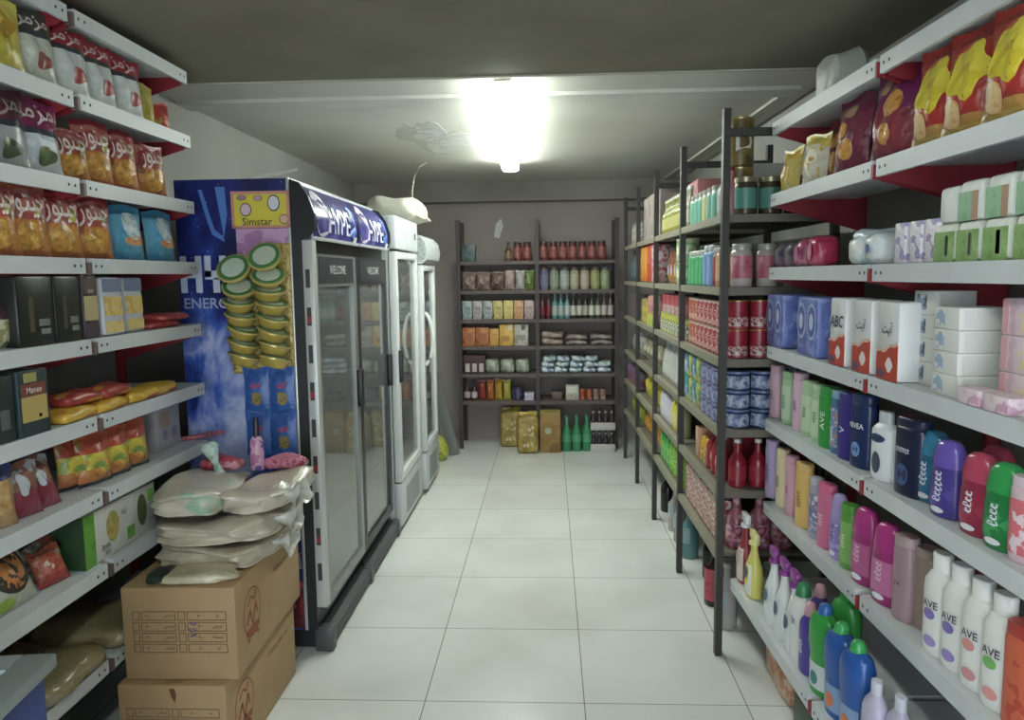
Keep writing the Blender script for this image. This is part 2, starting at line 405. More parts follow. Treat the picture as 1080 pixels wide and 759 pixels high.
# ------------------------------------------------------------------ the room
XL, XR, YB, YF, ZC = -1.82, 1.30, 7.42, -1.7, 2.47
def tile_mat():
    m, nt, b = base_mat('tiles')
    tc = coords(nt)
    br = nd(nt, 'ShaderNodeTexBrick', offset=0.0, squash=1.0)
    br.inputs['Scale'].default_value = 1; br.inputs['Brick Width'].default_value = .602; br.inputs['Row Height'].default_value = .602
    br.inputs['Mortar Size'].default_value = .0022; br.inputs['Mortar Smooth'].default_value = .1
    br.inputs['Color1'].default_value = lin('e2e4df'); br.inputs['Color2'].default_value = lin('dcdfda'); br.inputs['Mortar'].default_value = lin('8b8c84')
    nt.links.new(tc, br.inputs['Vector'])
    n = nd(nt, 'ShaderNodeTexNoise'); n.inputs['Scale'].default_value = 1.7; n.inputs['Detail'].default_value = 6
    nt.links.new(tc, n.inputs['Vector'])
    mx = nd(nt, 'ShaderNodeMix', data_type='RGBA', blend_type='MULTIPLY'); mx.inputs['Factor'].default_value = .35
    nt.links.new(br.outputs['Color'], mx.inputs['A']); nt.links.new(ramp(nt, n.outputs['Fac'], [(.3, 'c8c8c0'), (.6, 'ffffff')]), mx.inputs['B'])
    nt.links.new(mx.outputs['Result'], b.inputs['Base Color'])
    b.inputs['Roughness'].default_value = .22
    return m
def plaster(c1, c2, scale=1.2, bump=.15):
    m, nt, b = base_mat(('pl', c1, c2, scale))
    n = nd(nt, 'ShaderNodeTexNoise'); n.inputs['Scale'].default_value = scale; n.inputs['Detail'].default_value = 8
    nt.links.new(coords(nt), n.inputs['Vector'])
    nt.links.new(ramp(nt, n.outputs['Fac'], [(.35, c1), (.65, c2)]), b.inputs['Base Color'])
    b.inputs['Roughness'].default_value = .85; add_bump(nt, b, 35, bump, .004)
    return m
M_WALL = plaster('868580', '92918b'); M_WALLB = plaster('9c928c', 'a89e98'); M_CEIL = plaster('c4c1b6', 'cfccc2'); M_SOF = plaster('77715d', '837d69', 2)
fl = structure('floor', MB().box(XL-.3, XR+.3, YF-.6, YB+.3, -.1, 0), tile_mat())
fl.location = (.122+.301-.301, 2.731-.602*6, 0)      # tile joints where the photo has them
fl.location = (.122, 2.731-4.214, 0)
for v in fl.data.vertices: v.co.x -= .122; v.co.y -= 2.731-4.214
structure('wall_left', MB().box(XL-.15, XL, YF, YB+.15, 0, 2.9), M_WALL)
structure('wall_right', MB().prism([(1.36, YF), (1.22, YB+.15), (1.45, YB+.15), (1.45, YF)], 'z', 0, 2.9), M_WALL)
structure('wall_back', MB().box(XL, XR-.05, YB, YB+.15, 0, 2.9), M_WALLB)
structure('wall_front', MB().box(XL, -1.2, YF-.15, YF, 0, 2.6).box(.95, 1.4, YF-.15, YF, 0, 2.6).box(-1.2, .95, YF-.15, YF, 2.15, 2.6), M_WALL)
structure('ceiling', MB().box(XL-.15, XR+.15, YF-.15, YB+.15, ZC, 2.65), M_CEIL)
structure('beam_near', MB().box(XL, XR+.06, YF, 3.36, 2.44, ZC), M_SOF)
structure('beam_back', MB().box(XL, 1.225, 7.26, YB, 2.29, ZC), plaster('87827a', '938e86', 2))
structure('trim_1', MB().box(XL, XR-.01, 3.35, 3.368, 2.434, 2.445), P('b8b3a2', .8))
structure('trim_2', MB().box(XL, 1.20, 3.79, 3.95, 2.452, ZC), P('cfcdc4', .8))
structure('trim_3', MB().prism([(1.14, 3.95), (1.20, 3.95), (1.13, 7.26), (1.06, 7.26)], 'z', 2.455, ZC), P('b9b6ac', .8))
# flaking plaster on the ceiling
def blotch(name, cx, cy, z, rx, ry, mat, seed, th=.004, down=True):
    rnd = random.Random(seed); N = 40; ph = [rnd.uniform(0, 6) for _ in range(4)]
    pts = []
    for i in range(N):
        t = 2*PI*i/N; k = 1+.22*math.sin(3*t+ph[0])+.15*math.sin(5*t+ph[1])+.1*math.sin(9*t+ph[2])
        pts.append((cx+rx*k*math.cos(t), cy+ry*k*math.sin(t)))
    mb = MB().prism(pts, 'z', z-th, z+.002); return mb
structure('ceiling_patch', blotch('p', -.66, 5.05, ZC, .17, .5, None, 3, .0015).add(*[[], []]), plaster('b4b6b0', 'd2d2cc', 14, .8))
structure('ceiling_patch_edge', blotch('p', -.8, 4.95, ZC, .11, .5, None, 5, .001), plaster('b0ada3', 'c0bdb2', 9, .8))

# ------------------------------------------------------------------ lamps
def batten(L, w=.13):
    """origin at the ceiling; two stalks, a slim housing and a rounded diffuser all round it"""
    K = Kind('batten_light'); K.add('housing', MB().rbox(-.045, .045, -L/2, L/2, -.03, -.012, .003).box(-.012, .012, -L*.35, -L*.33, -.014, 0).box(-.012, .012, L*.33, L*.35, -.014, 0), P('e8e8e4', .4))
    mb = MB().lathe([(-L/2+.001, 1), (L/2-.001, 1)], w/2, .026, 2.4, 24); mb.v = [(x, z, y-.056) for x, y, z in mb.v]
    K.add('diffuser', mb, EMIT('f4fff6', LAMP), label='glowing white diffuser'); return K
LAMP = 15
kb = batten(1.22)
put(kb, (-.215, 4.12, ZC), math.radians(1.5), 'glowing white batten light at the shop-door end of the ceiling pair', 'ceiling light', group='batten lights')
put(kb, (-.27, 5.4, ZC), math.radians(1.5), 'glowing white batten light nearer the back wall, end to end with another', 'ceiling light', group='batten lights')
put(kb, (-.1, .1, 2.44), 0, 'white batten light under the low front beam, behind the camera', 'ceiling light', group='batten lights')
# a cable hanging from the ceiling to the white sack
single('ceiling_cable', MB().tube([(-.93, 6.0, 2.47), (-.98, 5.98, 2.44), (-1.02, 5.95, 2.36), (-1.035, 5.92, 2.25), (-1.03, 5.9, 2.12), (-1.03, 5.88, 1.905)], .005), P('c9c4b0', .6), (0, 0, 0), 'thin pale cable hanging from the ceiling onto the white sack', 'cable')
single('paper_scrap', MB().prism([(0, 0), (.05, -.02), (.09, .1), (.07, .17), (.02, .12)], 'y', 0, .003), P('d9d9d4', .7), (-.52, YB-.003, 1.97), 'small torn white paper scrap stuck high on the back wall', 'paper')

# ------------------------------------------------------------------ white gondola shelving, both sides
M_SH = P('c9ced0', .45); M_SHL = P('d3d8da', .4); M_RED = P('8e1f28', .5); M_BACK = P('77766e', .7)
def gondola(side, y0, y1, zs, xf, xb, base, desc):
    """side = +1: faces -X (right wall), -1: faces +X (left wall)"""
    K = Kind('gondola_shelving'); s = side
    X = lambda a, b: (min(a, b), max(a, b))
    zt = min(2.425, max(zs)+.16)
    bx = X(xb-s*.012, xb); K.add('back_panel', MB().box(bx[0], bx[1], y0+.012, y1-.012, .06, zt), M_BACK, smooth=False)
    for yy in (y0, y1):
        a = X(xb-s*.045, xb); K.add('upright', MB().box(a[0], a[1], yy-.0045, yy+.0045, 0, zt), M_RED, smooth=False)
    for i, z in enumerate(zs):
        f = base if i == 0 and base else xf
        a = X(f, xb-s*.046)
        poly = [(f, z), (f, z-.046), (f+s*.012, z-.046), (f+s*.012, z-.018), (xb-s*.046, z-.018), (xb-s*.046, z)]
        si = K.add('shelf', MB().prism(poly, 'y', y0+.012, y1-.006), M_SH, smooth=False)
        for yy in (y0+.03, y0+.06, y1-.06, y1-.03):
            K.add('rivet', MB().add([(f-s*.0012, yy+.005*math.cos(t*PI/4), z-.023+.005*math.sin(t*PI/4)) for t in range(8)], [tuple(range(8))]), P('2c2a2a', .7), parent=si, smooth=False)  # slots in the shelf lip, painted on as flat dark discs
        for yy in (y0+.016, y1-.012):
            d = .14 if i else .2
            K.add('bracket', MB().prism([(xb-s*.046, z-.02), (f+s*.02, z-.02), (f+s*.02, z-.05), (xb-s*.046, z-d)], 'y', yy-.002, yy+.002), M_RED, parent=si, smooth=False)
        K.add('bracket_tip', MB().box(*X(f-s*.002, f+s*.02), y0-.003, y0+.009, z-.05, z-.012), M_RED if s > 0 else P('6a5550', .5), parent=si, smooth=False)
    if False:
        a = X(base+s*.02, base+s*.035); K.add('kick_plate', MB().box(a[0], a[1], y0+.02, y1-.02, .0, zs[0]-.2), P('5a5a56', .6), smooth=False)
    return put(K, (0, 0, 0), 0, desc, 'shelving', group='white shelving units')
TURNED = (.85, 3.03, .023)
ZR = [.374, .692, 1.027, 1.314, 1.617, 1.893, 2.158]
XRF, XRB, XR0 = .85, 1.225, .725
gondola(1, 2.14, 3.03, ZR, XRF, XRB, XR0, 'white shelving unit with red brackets next to the black steel rack, full of toiletries')
gondola(1, 1.24, 2.13, ZR, XRF, XRB, XR0, 'white shelving unit with red brackets at the shop-door end of the toiletries wall')
TURNED = None
ZL = [.41, .725, .957, 1.19, 1.425, 1.667, 1.90, 2.15, 2.39]
XLF, XLB = -1.38, -1.745
gondola(-1, 2.265, 2.985, ZL, XLF, XLB, -1.40, 'white shelving unit of snacks beside the blue-sided fridge')
gondola(-1, 1.53, 2.25, ZL, XLF, XLB, -1.40, 'white shelving unit of snacks behind the blue chest freezer')

RR, RL = -PI/2, PI/2
TEXTW = P('f0f0ee', .5); TEXTD = P('26304e', .5)

TURNED = (.85, 3.03, .023)
# ------------------------------------------------------------------ toiletries on the white shelves along the wall of bottles
TURN = {'shampoo_bottle': .22, 'shower_gel_bottle': .2, 'lotion_bottle': .2, 'spray_bottle': -.05, 'body_wash_bottle': .15, 'cleaner_bottle': .2, 'toilet_cleaner_bottle': .2, 'drain_bottle': .2}
def on_r(k, px, zi, desc, cat, ref=None, where='', dx=.05, dz=0, X=None, group=None, turn=0, dy=0):
    x0 = XR0 if zi == 0 else XRF
    x = (x0+dx) if X is None else X
    y = along(px, x+.008, ZR[zi])+dy
    return put(k, (x, y, ZR[zi]+dz), RR+turn+TURN.get(k.name, 0), desc, cat, where, group, ref)
ut = upright_tube
W2 = 'on the third shelf up'
# shelf 2 (z 1.018)
def tube_k(h, w, d, c, cc, t, tc, lab=None): return kind(('ut', h, w, d, c, cc, t, lab), lambda: ut(h, w*.63, d*.56, P(c, .35), P(cc, .35), t, P(tc, .5), P(lab, .4) if lab else None))
on_r(tube_k(.205, .05, .04, 'd3a9bb', 'c99fb2', '~4a', '6a4a7c'), 821, 2, 'slim pink lotion bottle at the far end above the lilac one', 'bottle')
on_r(tube_k(.20, .05, .04, '9fbf93', '8fb487', '~6b', '3f7a48', 'bcd2b2'), 834, 2, 'pale green bottle between two pink ones', 'bottle')
on_r(tube_k(.21, .05, .04, 'd9b4c6', 'cfa5ba', '~4a', '7c3fa6'), 846, 2, 'pink lotion bottle with purple letters beside pale green bottles', 'bottle')
for px in (856, 867):
    on_r(tube_k(.195, .055, .04, 'a6c79a', 'a9c79c', '~4c', '4f7a50', 'c3d7b4'), px, 2, 'pale green aloe bottle', 'bottle', 'the far end', 'beside the pink lotion', group='aloe bottles')
on_r(tube_k(.20, .07, .045, '2e9a3c', '2f9140', 'AVE', 'e4ead8'), 877, 2, 'bright green shampoo bottle beside the flowered label bottle', 'bottle')
on_r(kind('flower', lambda: upright_tube(.2, .035, .022, P('3f6f9a', .35), P('7fa7bd', .35), None, None, PR('c9ccd8', '5a86b4', 'd78a5c', 60))), 888, 2, 'blue bottle with an orange flower label', 'bottle')
on_r(tube_k(.205, .07, .045, '3a2f86', '3a3384', 'V', 'e2e2ea'), 898, 2, 'indigo shampoo bottle with a white V', 'bottle')
kn = kind('nivea', lambda: bottle('shampoo_bottle', .045, .026, slab(.19), P('20305e', .3), 2.6, [(.19, .92), (.192, .96), (.212, .95), (.216, .88)], P('22325c', .3), .045, .026, 2.6, text=[('NIVEA', .016, .125, TEXTW, False)], emblem=[(0, .055, .02, .022, P('6f93c9', .4)), (0, .055, .012, .013, P('2a4d92', .4))]))
on_r(kn, 913, 2, 'navy shampoo bottle with white capitals and a blue disc at the shelf joint', 'bottle')
kw = kind('white_lotion', lambda: bottle('lotion_bottle', .045, .028, shoulder(.16, .5, .86, .96), P('dfe2e2', .35), 2.4, [(.158, .55), (.186, .55), (.19, .5)], P('b9bec0', .35), .045, .028, 2.2, text=[('NIVEA', .011, .118, TEXTD, False)], emblem=[(0, .118, .03, .012, P('3a4f77', .4)), (0, .05, .018, .03, P('4a5066', .4))]))
on_r(kw, 936, 2, 'white lotion bottle with a grey cap between two navy bottles', 'bottle')
kd = kind('navy_big', lambda: bottle('body_wash_bottle', .056, .032, slab(.175), P('1c2440', .3), 2.6, [(.175, .9), (.178, .95), (.196, .95), (.2, .86)], P('1c2140', .3), .056, .032, 2.6, label=None, text=[('~7q', .015, .12, P('c6cbdc', .5), False)], emblem=[(0, .055, .024, .028, P('46598f', .4)), (0, .055, .018, .021, P('1f2c55', .4))]))
on_r(kd, 966, 2, 'wide dark navy body milk bottle beside the teal domed bottle', 'bottle', dx=.055)
def dm(c, cc, lc, t): return kind(('dm', c, t), lambda: dome_bottle(.18, .046, .03, P(c, .28), P(cc, .25), PR(lc, c, None, 25, .35), t, P('dfe0ea', .5)))
on_r(dm('2b6f96', '3a86ad', '2f7ca4', '~5k'), 987, 2, 'teal domed shower gel bottle', 'bottle', dx=.075)
on_r(dm('4a3a8c', '6a55b4', '5a49a0', '~6l'), 1003, 2, 'purple domed shower gel bottle', 'bottle')
on_r(dm('962a44', 'b8415c', 'a03a52', '~4m'), 1036, 2, 'crimson domed shower gel bottle at the front of the shelf', 'bottle')
on_r(dm('962a45', 'b23c55', 'a03a53', '~5n'), 1052, 2, 'crimson domed shower gel bottle tucked behind its twin', 'bottle', dx=.12)
on_r(dm('1f7a3c', '2f9a4e', '3a9a58', '~4o'), 1063, 2, 'green domed shower gel bottle', 'bottle')
on_r(kind('pinkwhite', lambda: upright_tube(.17, .04, .025, P('d9b9c4', .35), P('d8c4cc', .35), None, None, PR('e2ccd4', 'd76a74', None, 30))), 1089, 2, 'pale pink bottle with a red blot next to the green domed bottle', 'bottle')
# shelf 1 (z .68)
on_r(tube_k(.235, .055, .04, 'b9a6d2', 'b5a3cf', '~7d', '6a4fa0'), 816, 1, 'lilac lotion bottle at the far end, second shelf up', 'bottle')
on_r(tube_k(.228, .05, .038, 'dfcfa6', 'd6c79c', '~5e', '5f5a44'), 827, 1, 'cream lotion bottle beside a lilac one', 'bottle')
on_r(tube_k(.225, .045, .038, 'd9a3b4', 'd59cb0', '~4f', 'a04a6a'), 837, 1, 'rose pink bottle beside the orange-yellow one', 'bottle')
on_r(tube_k(.232, .065, .042, 'e0b566', 'd9b06a', '~5g', '8a5a2a'), 850, 1, 'orange-yellow lotion bottle with brown letters', 'bottle')
on_r(kind('greylilac', lambda: upright_tube(.21, .028, .02, P('a7a3b8', .35), P('b9b5c4', .35), '~4h', P('40466a', .5), PR('b4b0c4', '7f84a8', 'd9d3da', 40))), 863, 1, 'grey-lilac printed bottle beside the coral pink one', 'bottle')
on_r(tube_k(.215, .06, .042, 'd26a90', 'd9628a', '~4f', 'ecc6d4'), 874, 1, 'coral pink bottle with round shoulders', 'bottle')
on_r(kind('lilacprint', lambda: dome_bottle(.21, .035, .024, P('9d8cc6', .35), P('a595cc', .35), PR('b0a2d6', '8a78b8', 'd6cfe4', 30), 'AVE', P('5a4a92', .5))), 887, 1, 'lilac printed bottle with a rounded lid', 'bottle')
on_r(tube_k(.2, .05, .04, '5a9a3a', '4f9a34', '~5i', 'd3e0b0', '7fb25a'), 898, 1, 'grass green bottle beside the magenta ones', 'bottle')
km = lambda l: kind(('mag', l), lambda: dome_bottle(.225, .052, .03, P('a02a70', .28), P('b23480', .25), P(l, .35), '~4j', P('e6b8d2', .5)))
on_r(km('b85a8c'), 915, 1, 'magenta shampoo bottle next to the green one', 'bottle')
on_r(km('c06a98'), 938, 1, 'magenta shampoo bottle next to the mauve tube', 'bottle', turn=.06)
on_r(tube_k(.225, .055, .045, '9c7f86', 'a98e92', '2', '5a4a50'), 957, 1, 'dull mauve bottle beside the magenta one', 'bottle')
on_r(tube_k(.21, .055, .045, '9a857a', '9d8a80', None, '5a4a50'), 979, 1, 'tan bottle behind the white petal-print bottles', 'bottle', dx=.08)
def ave(c, c2): return kind(('ave', c), lambda: bottle('shampoo_bottle', .043, .03, shoulder(.205, .55, .86, .97), P('dcdcd8', .35), 2.4, disc(.203, .246, .62), P('e0e0dc', .35), .042, .028, 2.2, text=[('AVE', .018, .125, P('3a3a52', .5), False)], emblem=[(-.002, .10, .018, .013, P(c, .4)), (.002, .035, .02, .013, P(c2, .4))]))
on_r(ave('7f6cb4', '9a8cc2'), 994, 1, 'white bottle printed with purple petals, beside the tan bottle', 'bottle', dx=.045)
on_r(ave('7a66b0', '9080bc'), 1014, 1, 'white bottle printed with purple petals, between two other petal-print bottles', 'bottle')
on_r(ave('d58a84', 'c98a90'), 1036, 1, 'white bottle printed with pink petals', 'bottle')
on_r(ave('6fae5c', 'd9928c'), 1059, 1, 'white bottle printed with green and pink leaves', 'bottle')
on_r(kind('redorange', lambda: upright_tube(.215, .045, .028, PR('b2402f', 'c65a3c', None, 30), P('a83a30', .35))), 1084, 1, 'red-orange bottle past the white petal-print bottles', 'bottle')
# base shelf (z .385)
SL = P('d9d9d2', .4)
on_r(kind('sp_red', lambda: spray(.285, .05, .032, P('9a2f38', .3), P('cfcfd0', .4), P('d9c9c0', .4), P('c9a8a4', .5))), 788, 0, 'red spray cleaner with a white trigger', 'spray bottle')
on_r(kind('sp_yel', lambda: spray(.255, .05, .032, P('d6cf62', .3), P('d8d28a', .4), PR('e0d93a', 'dfe0d0', None, 14), P('4a5a54', .5))), 797, 0, 'yellow spray cleaner with a pale trigger', 'spray bottle', dx=.045)
for i, px in enumerate((818, 829, 840)):
    on_r(kind('sp_wht', lambda: spray(.275, .046, .03, P('dfe2e0', .3), P('8a2f8e', .35), P('d3dadb', .4), P('4a5f78', .5))), px, 0, 'white spray cleaner with a purple trigger', 'spray bottle', 'the red spray', '', group='purple trigger sprays')
on_r(kind('wg', lambda: bottle('cleaner_bottle', .045, .03, shoulder(.22, .42, .8), P('dde0de', .3), 2.3, dome(.217, .26, 1), P('2f7a4c', .35), .024, .024, 2, text=[('~2q', .022, .14, P('4a5f78', .5), False)])), 848, 0, 'white cleaner bottle with a green cap', 'bottle')
kp = kind('purp', lambda: bottle('drain_bottle', .036, .03, shoulder(.185, .45, .84), P('51409a', .3), 2.2, dome(.183, .225, 1), P('d09aa8', .35), .019, .019, 2, text=[('~5p', .017, .09, P('d9d9e6', .5), True)]))
on_r(kp, 856, 0, 'purple bottle with a pink knob cap in front', 'bottle')
on_r(kp, 866, 0, 'purple bottle with a pink knob cap behind its twin', 'bottle', dx=.13)
def gb(c, cc, kc, l): return kind(('gb', c), lambda: bottle('toilet_cleaner_bottle', .056, .036, [(0, .8), (.01, .88), (.06, .86), (.11, .9), (.145, 1), (.2, 1), (.228, .82), (.238, .5), (.242, .4)], P(c, .28), 2.2, dome(.24, .27, 1), P(kc, .3), .021, .021, 2, label=(.02, .095, .9, P(l, .4)), emblem=(0, .05, .018, .02, P(cc, .4))))
on_r(gb('2f9a3e', '2f7a78', '2c62a8', 'c9d2d2'), 871, 0, 'green bottle with a blue cap and waisted neck', 'bottle')
on_r(gb('2f8f3a', '4a8a4a', '2f8f3a', 'aebfae'), 893, 0, 'all-green bottle behind the blue ones', 'bottle', dx=.15)
kbl = gb('2456a4', 'd8743c', '35a050', '7f9cc4')
on_r(kbl, 888, 0, 'blue bottle with a green cap next to the green bottle', 'bottle')
on_r(kbl, 905, 0, 'blue bottle with a green cap next to the lilac ones', 'bottle')
kc = kind('lil', lambda: bottle('softener_bottle', .042, .03, shoulder(.19, .4, .78), P('b9b2cc', .3), 2.2, disc(.187, .22, .42), P('c4c6d2', .3), .042, .03, 2, label=(.03, .11, .95, PR('8c7fc0', 'c9c6dc', 'e0dfe8', 30))))
for i, px in enumerate((925, 950, 977, 1006)):
    on_r(kc, px, 0, 'pale lilac softener bottle', 'bottle', 'the blue bottles', 'on the bottom shelf', dx=.05 if i % 2 == 0 else .075, group='softener bottles')
# tissues etc. (z 1.31)
MB_BLUE = PR('5666b0', '6474bc', '8a96cc', 22, .35, bump=.1)
def blue_pack(): 
    return carton('tissue_pack', .19, .1, .2, MB_BLUE, r=.01, pname='wrapper')
def blue_k():
    K = blue_pack()
    for cx in (-.05, .045):
        for rr, m in ((1, P('aebbe0', .4)), (.82, P('4f60ae', .4)), (.45, P('c3cce8', .4))):
            vs = [(cx, -.0515-(1-rr)*.002, .118)]+[(cx+.042*rr*math.cos(t*PI/10), -.0512-(1-rr)*.002, .118+.062*rr*math.sin(t*PI/10)) for t in range(20)]
            K.add('printed_oval', MB().add(vs, [(0, 1+i, 1+(i+1) % 20) for i in range(20)]), m, parent=0)
    return K
kbk = kind('bluepk', blue_k)
on_r(kbk, 832, 3, 'blue tissue pack with white ovals at the far end of its shelf', 'tissue pack', dx=.06)
on_r(kbk, 868, 3, 'blue tissue pack with white ovals beside the washing powder', 'tissue pack', dx=.06)
AYT = ''.join(reversed('\uFE81\uFEF3\uFE96'))
def abc(txt, tw, seed):
    K = carton('washing_powder_pack', .115, .09, .205, P('d9dada', .4), r=.008, pname='box')
    n = 12; top = [(-.0575+.115*i/n, .07+.028*(i/n)**1.6+.004*math.sin(i)) for i in range(n+1)]
    K.add('printed_panel', MB().prism([(-.0575, .002), (.0575, .002)]+top[::-1], 'y', -.0462, -.044), P('c0402e', .4), parent=0, smooth=False)
    K.add('printed_panel', MB().prism([(x, z) for x, z in top]+[(x, z+.008) for x, z in top[::-1]], 'y', -.0465, -.044), P('dfb9a8', .4), parent=0, smooth=False)
    vs = [(.015+.018*math.cos(t*PI/8)*(1+.2*math.cos(4*t*PI/8)), -.0468, .042+.02*math.sin(t*PI/8)) for t in range(16)]
    K.add('printed_panel', MB().add(vs, [tuple(range(16))]), P('e6dcd8', .4), parent=0, smooth=False)
    vs = [(-.03+.022*math.cos(t*PI/8), -.0468, .018+.012*math.sin(t*PI/8)) for t in range(16)]
    K.add('printed_panel', MB().add(vs, [tuple(range(16))]), P('5a4a66', .4), parent=0, smooth=False)
    K.add('lettering', text_mb(MB(), txt, .036, 0, .135, lambda x, z: -.045, off=.0022, maxw=.098, italic=.15), P('2c3158', .5), parent=0, smooth=False)
    return K
on_r(kind('abc', lambda: abc('ABC', .1, 0)), 900, 3, 'white and red washing powder pack with Latin capitals', 'washing powder', dx=.05)
ka = kind('ayt', lambda: abc(AYT, .1, 1))
on_r(ka, 927, 3, 'white and red washing powder pack with dark Persian lettering, middle of three', 'washing powder', dx=.05)
on_r(ka, 956, 3, 'white and red washing powder pack with dark Persian lettering, beside the tissue boxes', 'washing powder', dx=.05)
kt = kind('tbox', lambda: carton('tissue_box', .1, .1, .058, P('dcdcd6', .5), panels=[(.15, .6, .2, .85, PR('dfe2e0', '8fa3b8', '3d4a52', 45))], side=[(.1, .9, .1, .9, P('d3d4ce', .5))], pname='box'))
ys = along(988, .95, 1.314)
for i in range(4): put(kt, (.96, ys, 1.314+i*.0585), RR+.02*(i % 2), 'white tissue box in the stack beside the washing powder', 'tissue box', '', 'stacked tissue boxes', 'the bottom')
kt2 = kind('tbox2', lambda: carton('tissue_box', .11, .11, .05, P('d8d8d2', .5), panels=[(.1, .45, .15, .85, PR('dfe2e0', '9bb0c4', '4a4f55', 45))], side=[(.1, .9, .1, .9, P('d0d1cb', .5))], pname='box'))
ys = along(1018, .92, 1.314)
for i in range(4): put(kt2, (.925, ys, 1.314+i*.0505), RR-.03*(i % 2), 'broad white tissue box in the stack next to the pink boxes', 'tissue box', '', 'stacked broad tissue boxes', 'the bottom')
kpk = kind('pinkbox', lambda: carton('soap_box', .1, .1, .075, PR('cfaebc', 'd9bfc9', 'dcc79a', 20), panels=[(0, .22, .05, .95, PR('d8b070', 'd9a0a8', None, 30))], pname='box'))
ys = along(1072, .92, 1.314)
for i in range(3): put(kpk, (.955, ys-.012, 1.314+i*.0755), RR, 'pink soap box with an orange end, stacked by tissue boxes', 'soap box', '', 'stacked pink soap boxes', 'the bottom')
kps = kind('pinksm', lambda: carton('soap_bar_pack', .085, .05, .035, PR('d6bcc8', 'e0ccd4', 'c79ab0', 30), pname='wrapper'))
on_r(kps, 1036, 3, 'small pink soap pack lying in front of the tissue boxes', 'soap pack', dx=-.0+.028, dy=-.0)
on_r(kps, 1063, 3, 'small pink soap pack lying in front of the pink boxes', 'soap pack', dx=.028, dy=-.01)
# small packs (z 1.617)
kdk = kind('dkpouch', lambda: soft_pack('sanitary_pack', .085, .08, .085, PR('4a4650', '6a6670', '8a6a78', 30, .3), None, 3))
kpi = kind('pipouch', lambda: soft_pack('sanitary_pack', .085, .08, .09, PR('8a3f5c', 'b2466e', 'c98aa0', 30, .3), (P('c06a88', .3), .25, .3), 4))
kma = kind('mapouch', lambda: soft_pack('sanitary_pack', .09, .08, .095, PR('b02a50', 'bc3258', 'cf5a7c', 20, .3), (P('d88aa0', .3), .22, .3), 5))
for i, px in enumerate((832, 843)): on_r(kdk, px, 4, 'dark grey sanitary pack', 'pack', 'the far end', 'fifth shelf up', dx=.06)
on_r(kpi, 855, 4, 'pink sanitary pack beside the dark grey ones', 'pack', dx=.06)
on_r(kma, 870, 4, 'bright crimson sanitary pack', 'pack', dx=.06)
kwp = kind('wipes', lambda: soft_pack('wet_wipe_pack', .11, .15, .045, PR('8fb4cc', 'c3d6de', 'dfe6e8', 22, .3), None, 6, r=.015))
y_ = along(903, XRF+.02, 1.617)
put(kwp, (.95, y_, 1.617), RR, 'lower blue and white wet wipe pack', 'wipes', 'beside the crimson pack'); put(kwp, (.955, y_+.005, 1.6705), RR+.1, 'upper blue and white wet wipe pack', 'wipes', 'beside the crimson pack')
kcp = kind('cotton', lambda: soft_pack('cotton_pack', .085, .11, .08, PR('ccd0cf', 'd8dcda', 'e2e4e2', 18, .35), None, 8))
on_r(kcp, 922, 4, 'white cotton pack beside the blue wipes', 'pack', dx=.07)
on_r(kind('cottonb', lambda: soft_pack('cotton_pack', .085, .11, .085, PR('c4cdd0', 'd6dcdc', 'dfe4e4', 18, .35), (P('4a6ca8', .4), .15, .16), 9)), 941, 4, 'white cotton pack with a blue spot', 'pack', dx=.07)
klb = kind('lilbox', lambda: carton('cream_box', .055, .07, .1, PR('d3cbd6', 'dcd6de', '9d8cba', 35, .45), pname='box'))
for i, px in enumerate((966, 983, 1000)): on_r(klb, px, 4, 'white and lilac cream box', 'box', 'the cotton packs', 'beside green packs', dx=.045)
kgr = kind('grnbox', lambda: carton('soap_pack', .082, .1, .085, PR('cdd2c4', 'd6dacd', None, 18, .45), panels=[(0, 1, .0, .78, PR('6f9a48', '7fa858', '93b46c', 25, .4)), (.55, .72, .15, .7, P('d3dcc2', .4))], pname='wrapper', r=.012))
kgr2 = kind('grnbox2', lambda: carton('soap_pack', .082, .1, .085, PR('cfd4cc', 'dbdfd8', None, 18, .45), panels=[(.0, .62, .0, .72, PR('74a878', '86b48a', None, 25, .4)), (.64, .9, .0, .72, P('a6805c', .45))], pname='wrapper', r=.012))
for i, px in enumerate((1022, 1048, 1079, 1116)): on_r(kgr, px, 4, 'green and white soap pack in the lower layer', 'soap pack', 'the lilac boxes', '', dx=.06, group='green soap packs')
for i, px in enumerate((1024, 1048, 1080, 1116)): on_r(kgr2 if i else kind('grnw', lambda: carton('soap_pack', .075, .1, .08, PR('d3d8d4', 'dfe2de', None, 18, .45), pname='wrapper', r=.012)), px, 4, 'pale green and brown soap pack in the upper layer' if i else 'plain white soap pack on top of the green ones', 'soap pack', 'the lilac boxes' if i else None, '', dx=.062, dz=.0855, group='upper soap packs' if i else None)
# snack bags (z 1.896)
def bagkind(key, w, h, d, bands, seed, pics=(), text=None): return kind(('bag', key, seed), lambda: crisp_bag(w, h, d, bands, seed, pics, text))
RED1 = FOIL('8e2432', '9c2c3a', None, 14); PUR1 = FOIL('6a2a4c', '7a3050', '8e3a4a', 16); YEL1 = FOIL('cdb23a', 'd8bf48', None, 14)
CORN = PR('c98a3a', 'd69a4a', 'b8702c', 55, .4); GOLD = FOIL('a8762e', 'c08a3c', 'd6a852', 40)
def lean(k, px, zi, desc, cat='snack bag', dx=.06, dz=0, ref=None, where='', t=.10, group=None, turn=0, dy=0):
    y = along(px, XRF+dx-.01, ZR[zi])+dy
    return put(k, (XRF+dx, y, ZR[zi]+dz), RR+turn+.22, desc, cat, where, group, ref, rx=-t)
kA = bagkind('pop', .15, .17, .07, [(.12, FOIL('d9d2bc')), (.8, FOIL('d8cfae', 'e0d9c2', 'd6b850', 20)), (1, FOIL('cdb84e'))], 1, [(0, .55, .4, .2, PR('d8b84a', 'e6e0c6', 'c99a3a', 40), 0)])
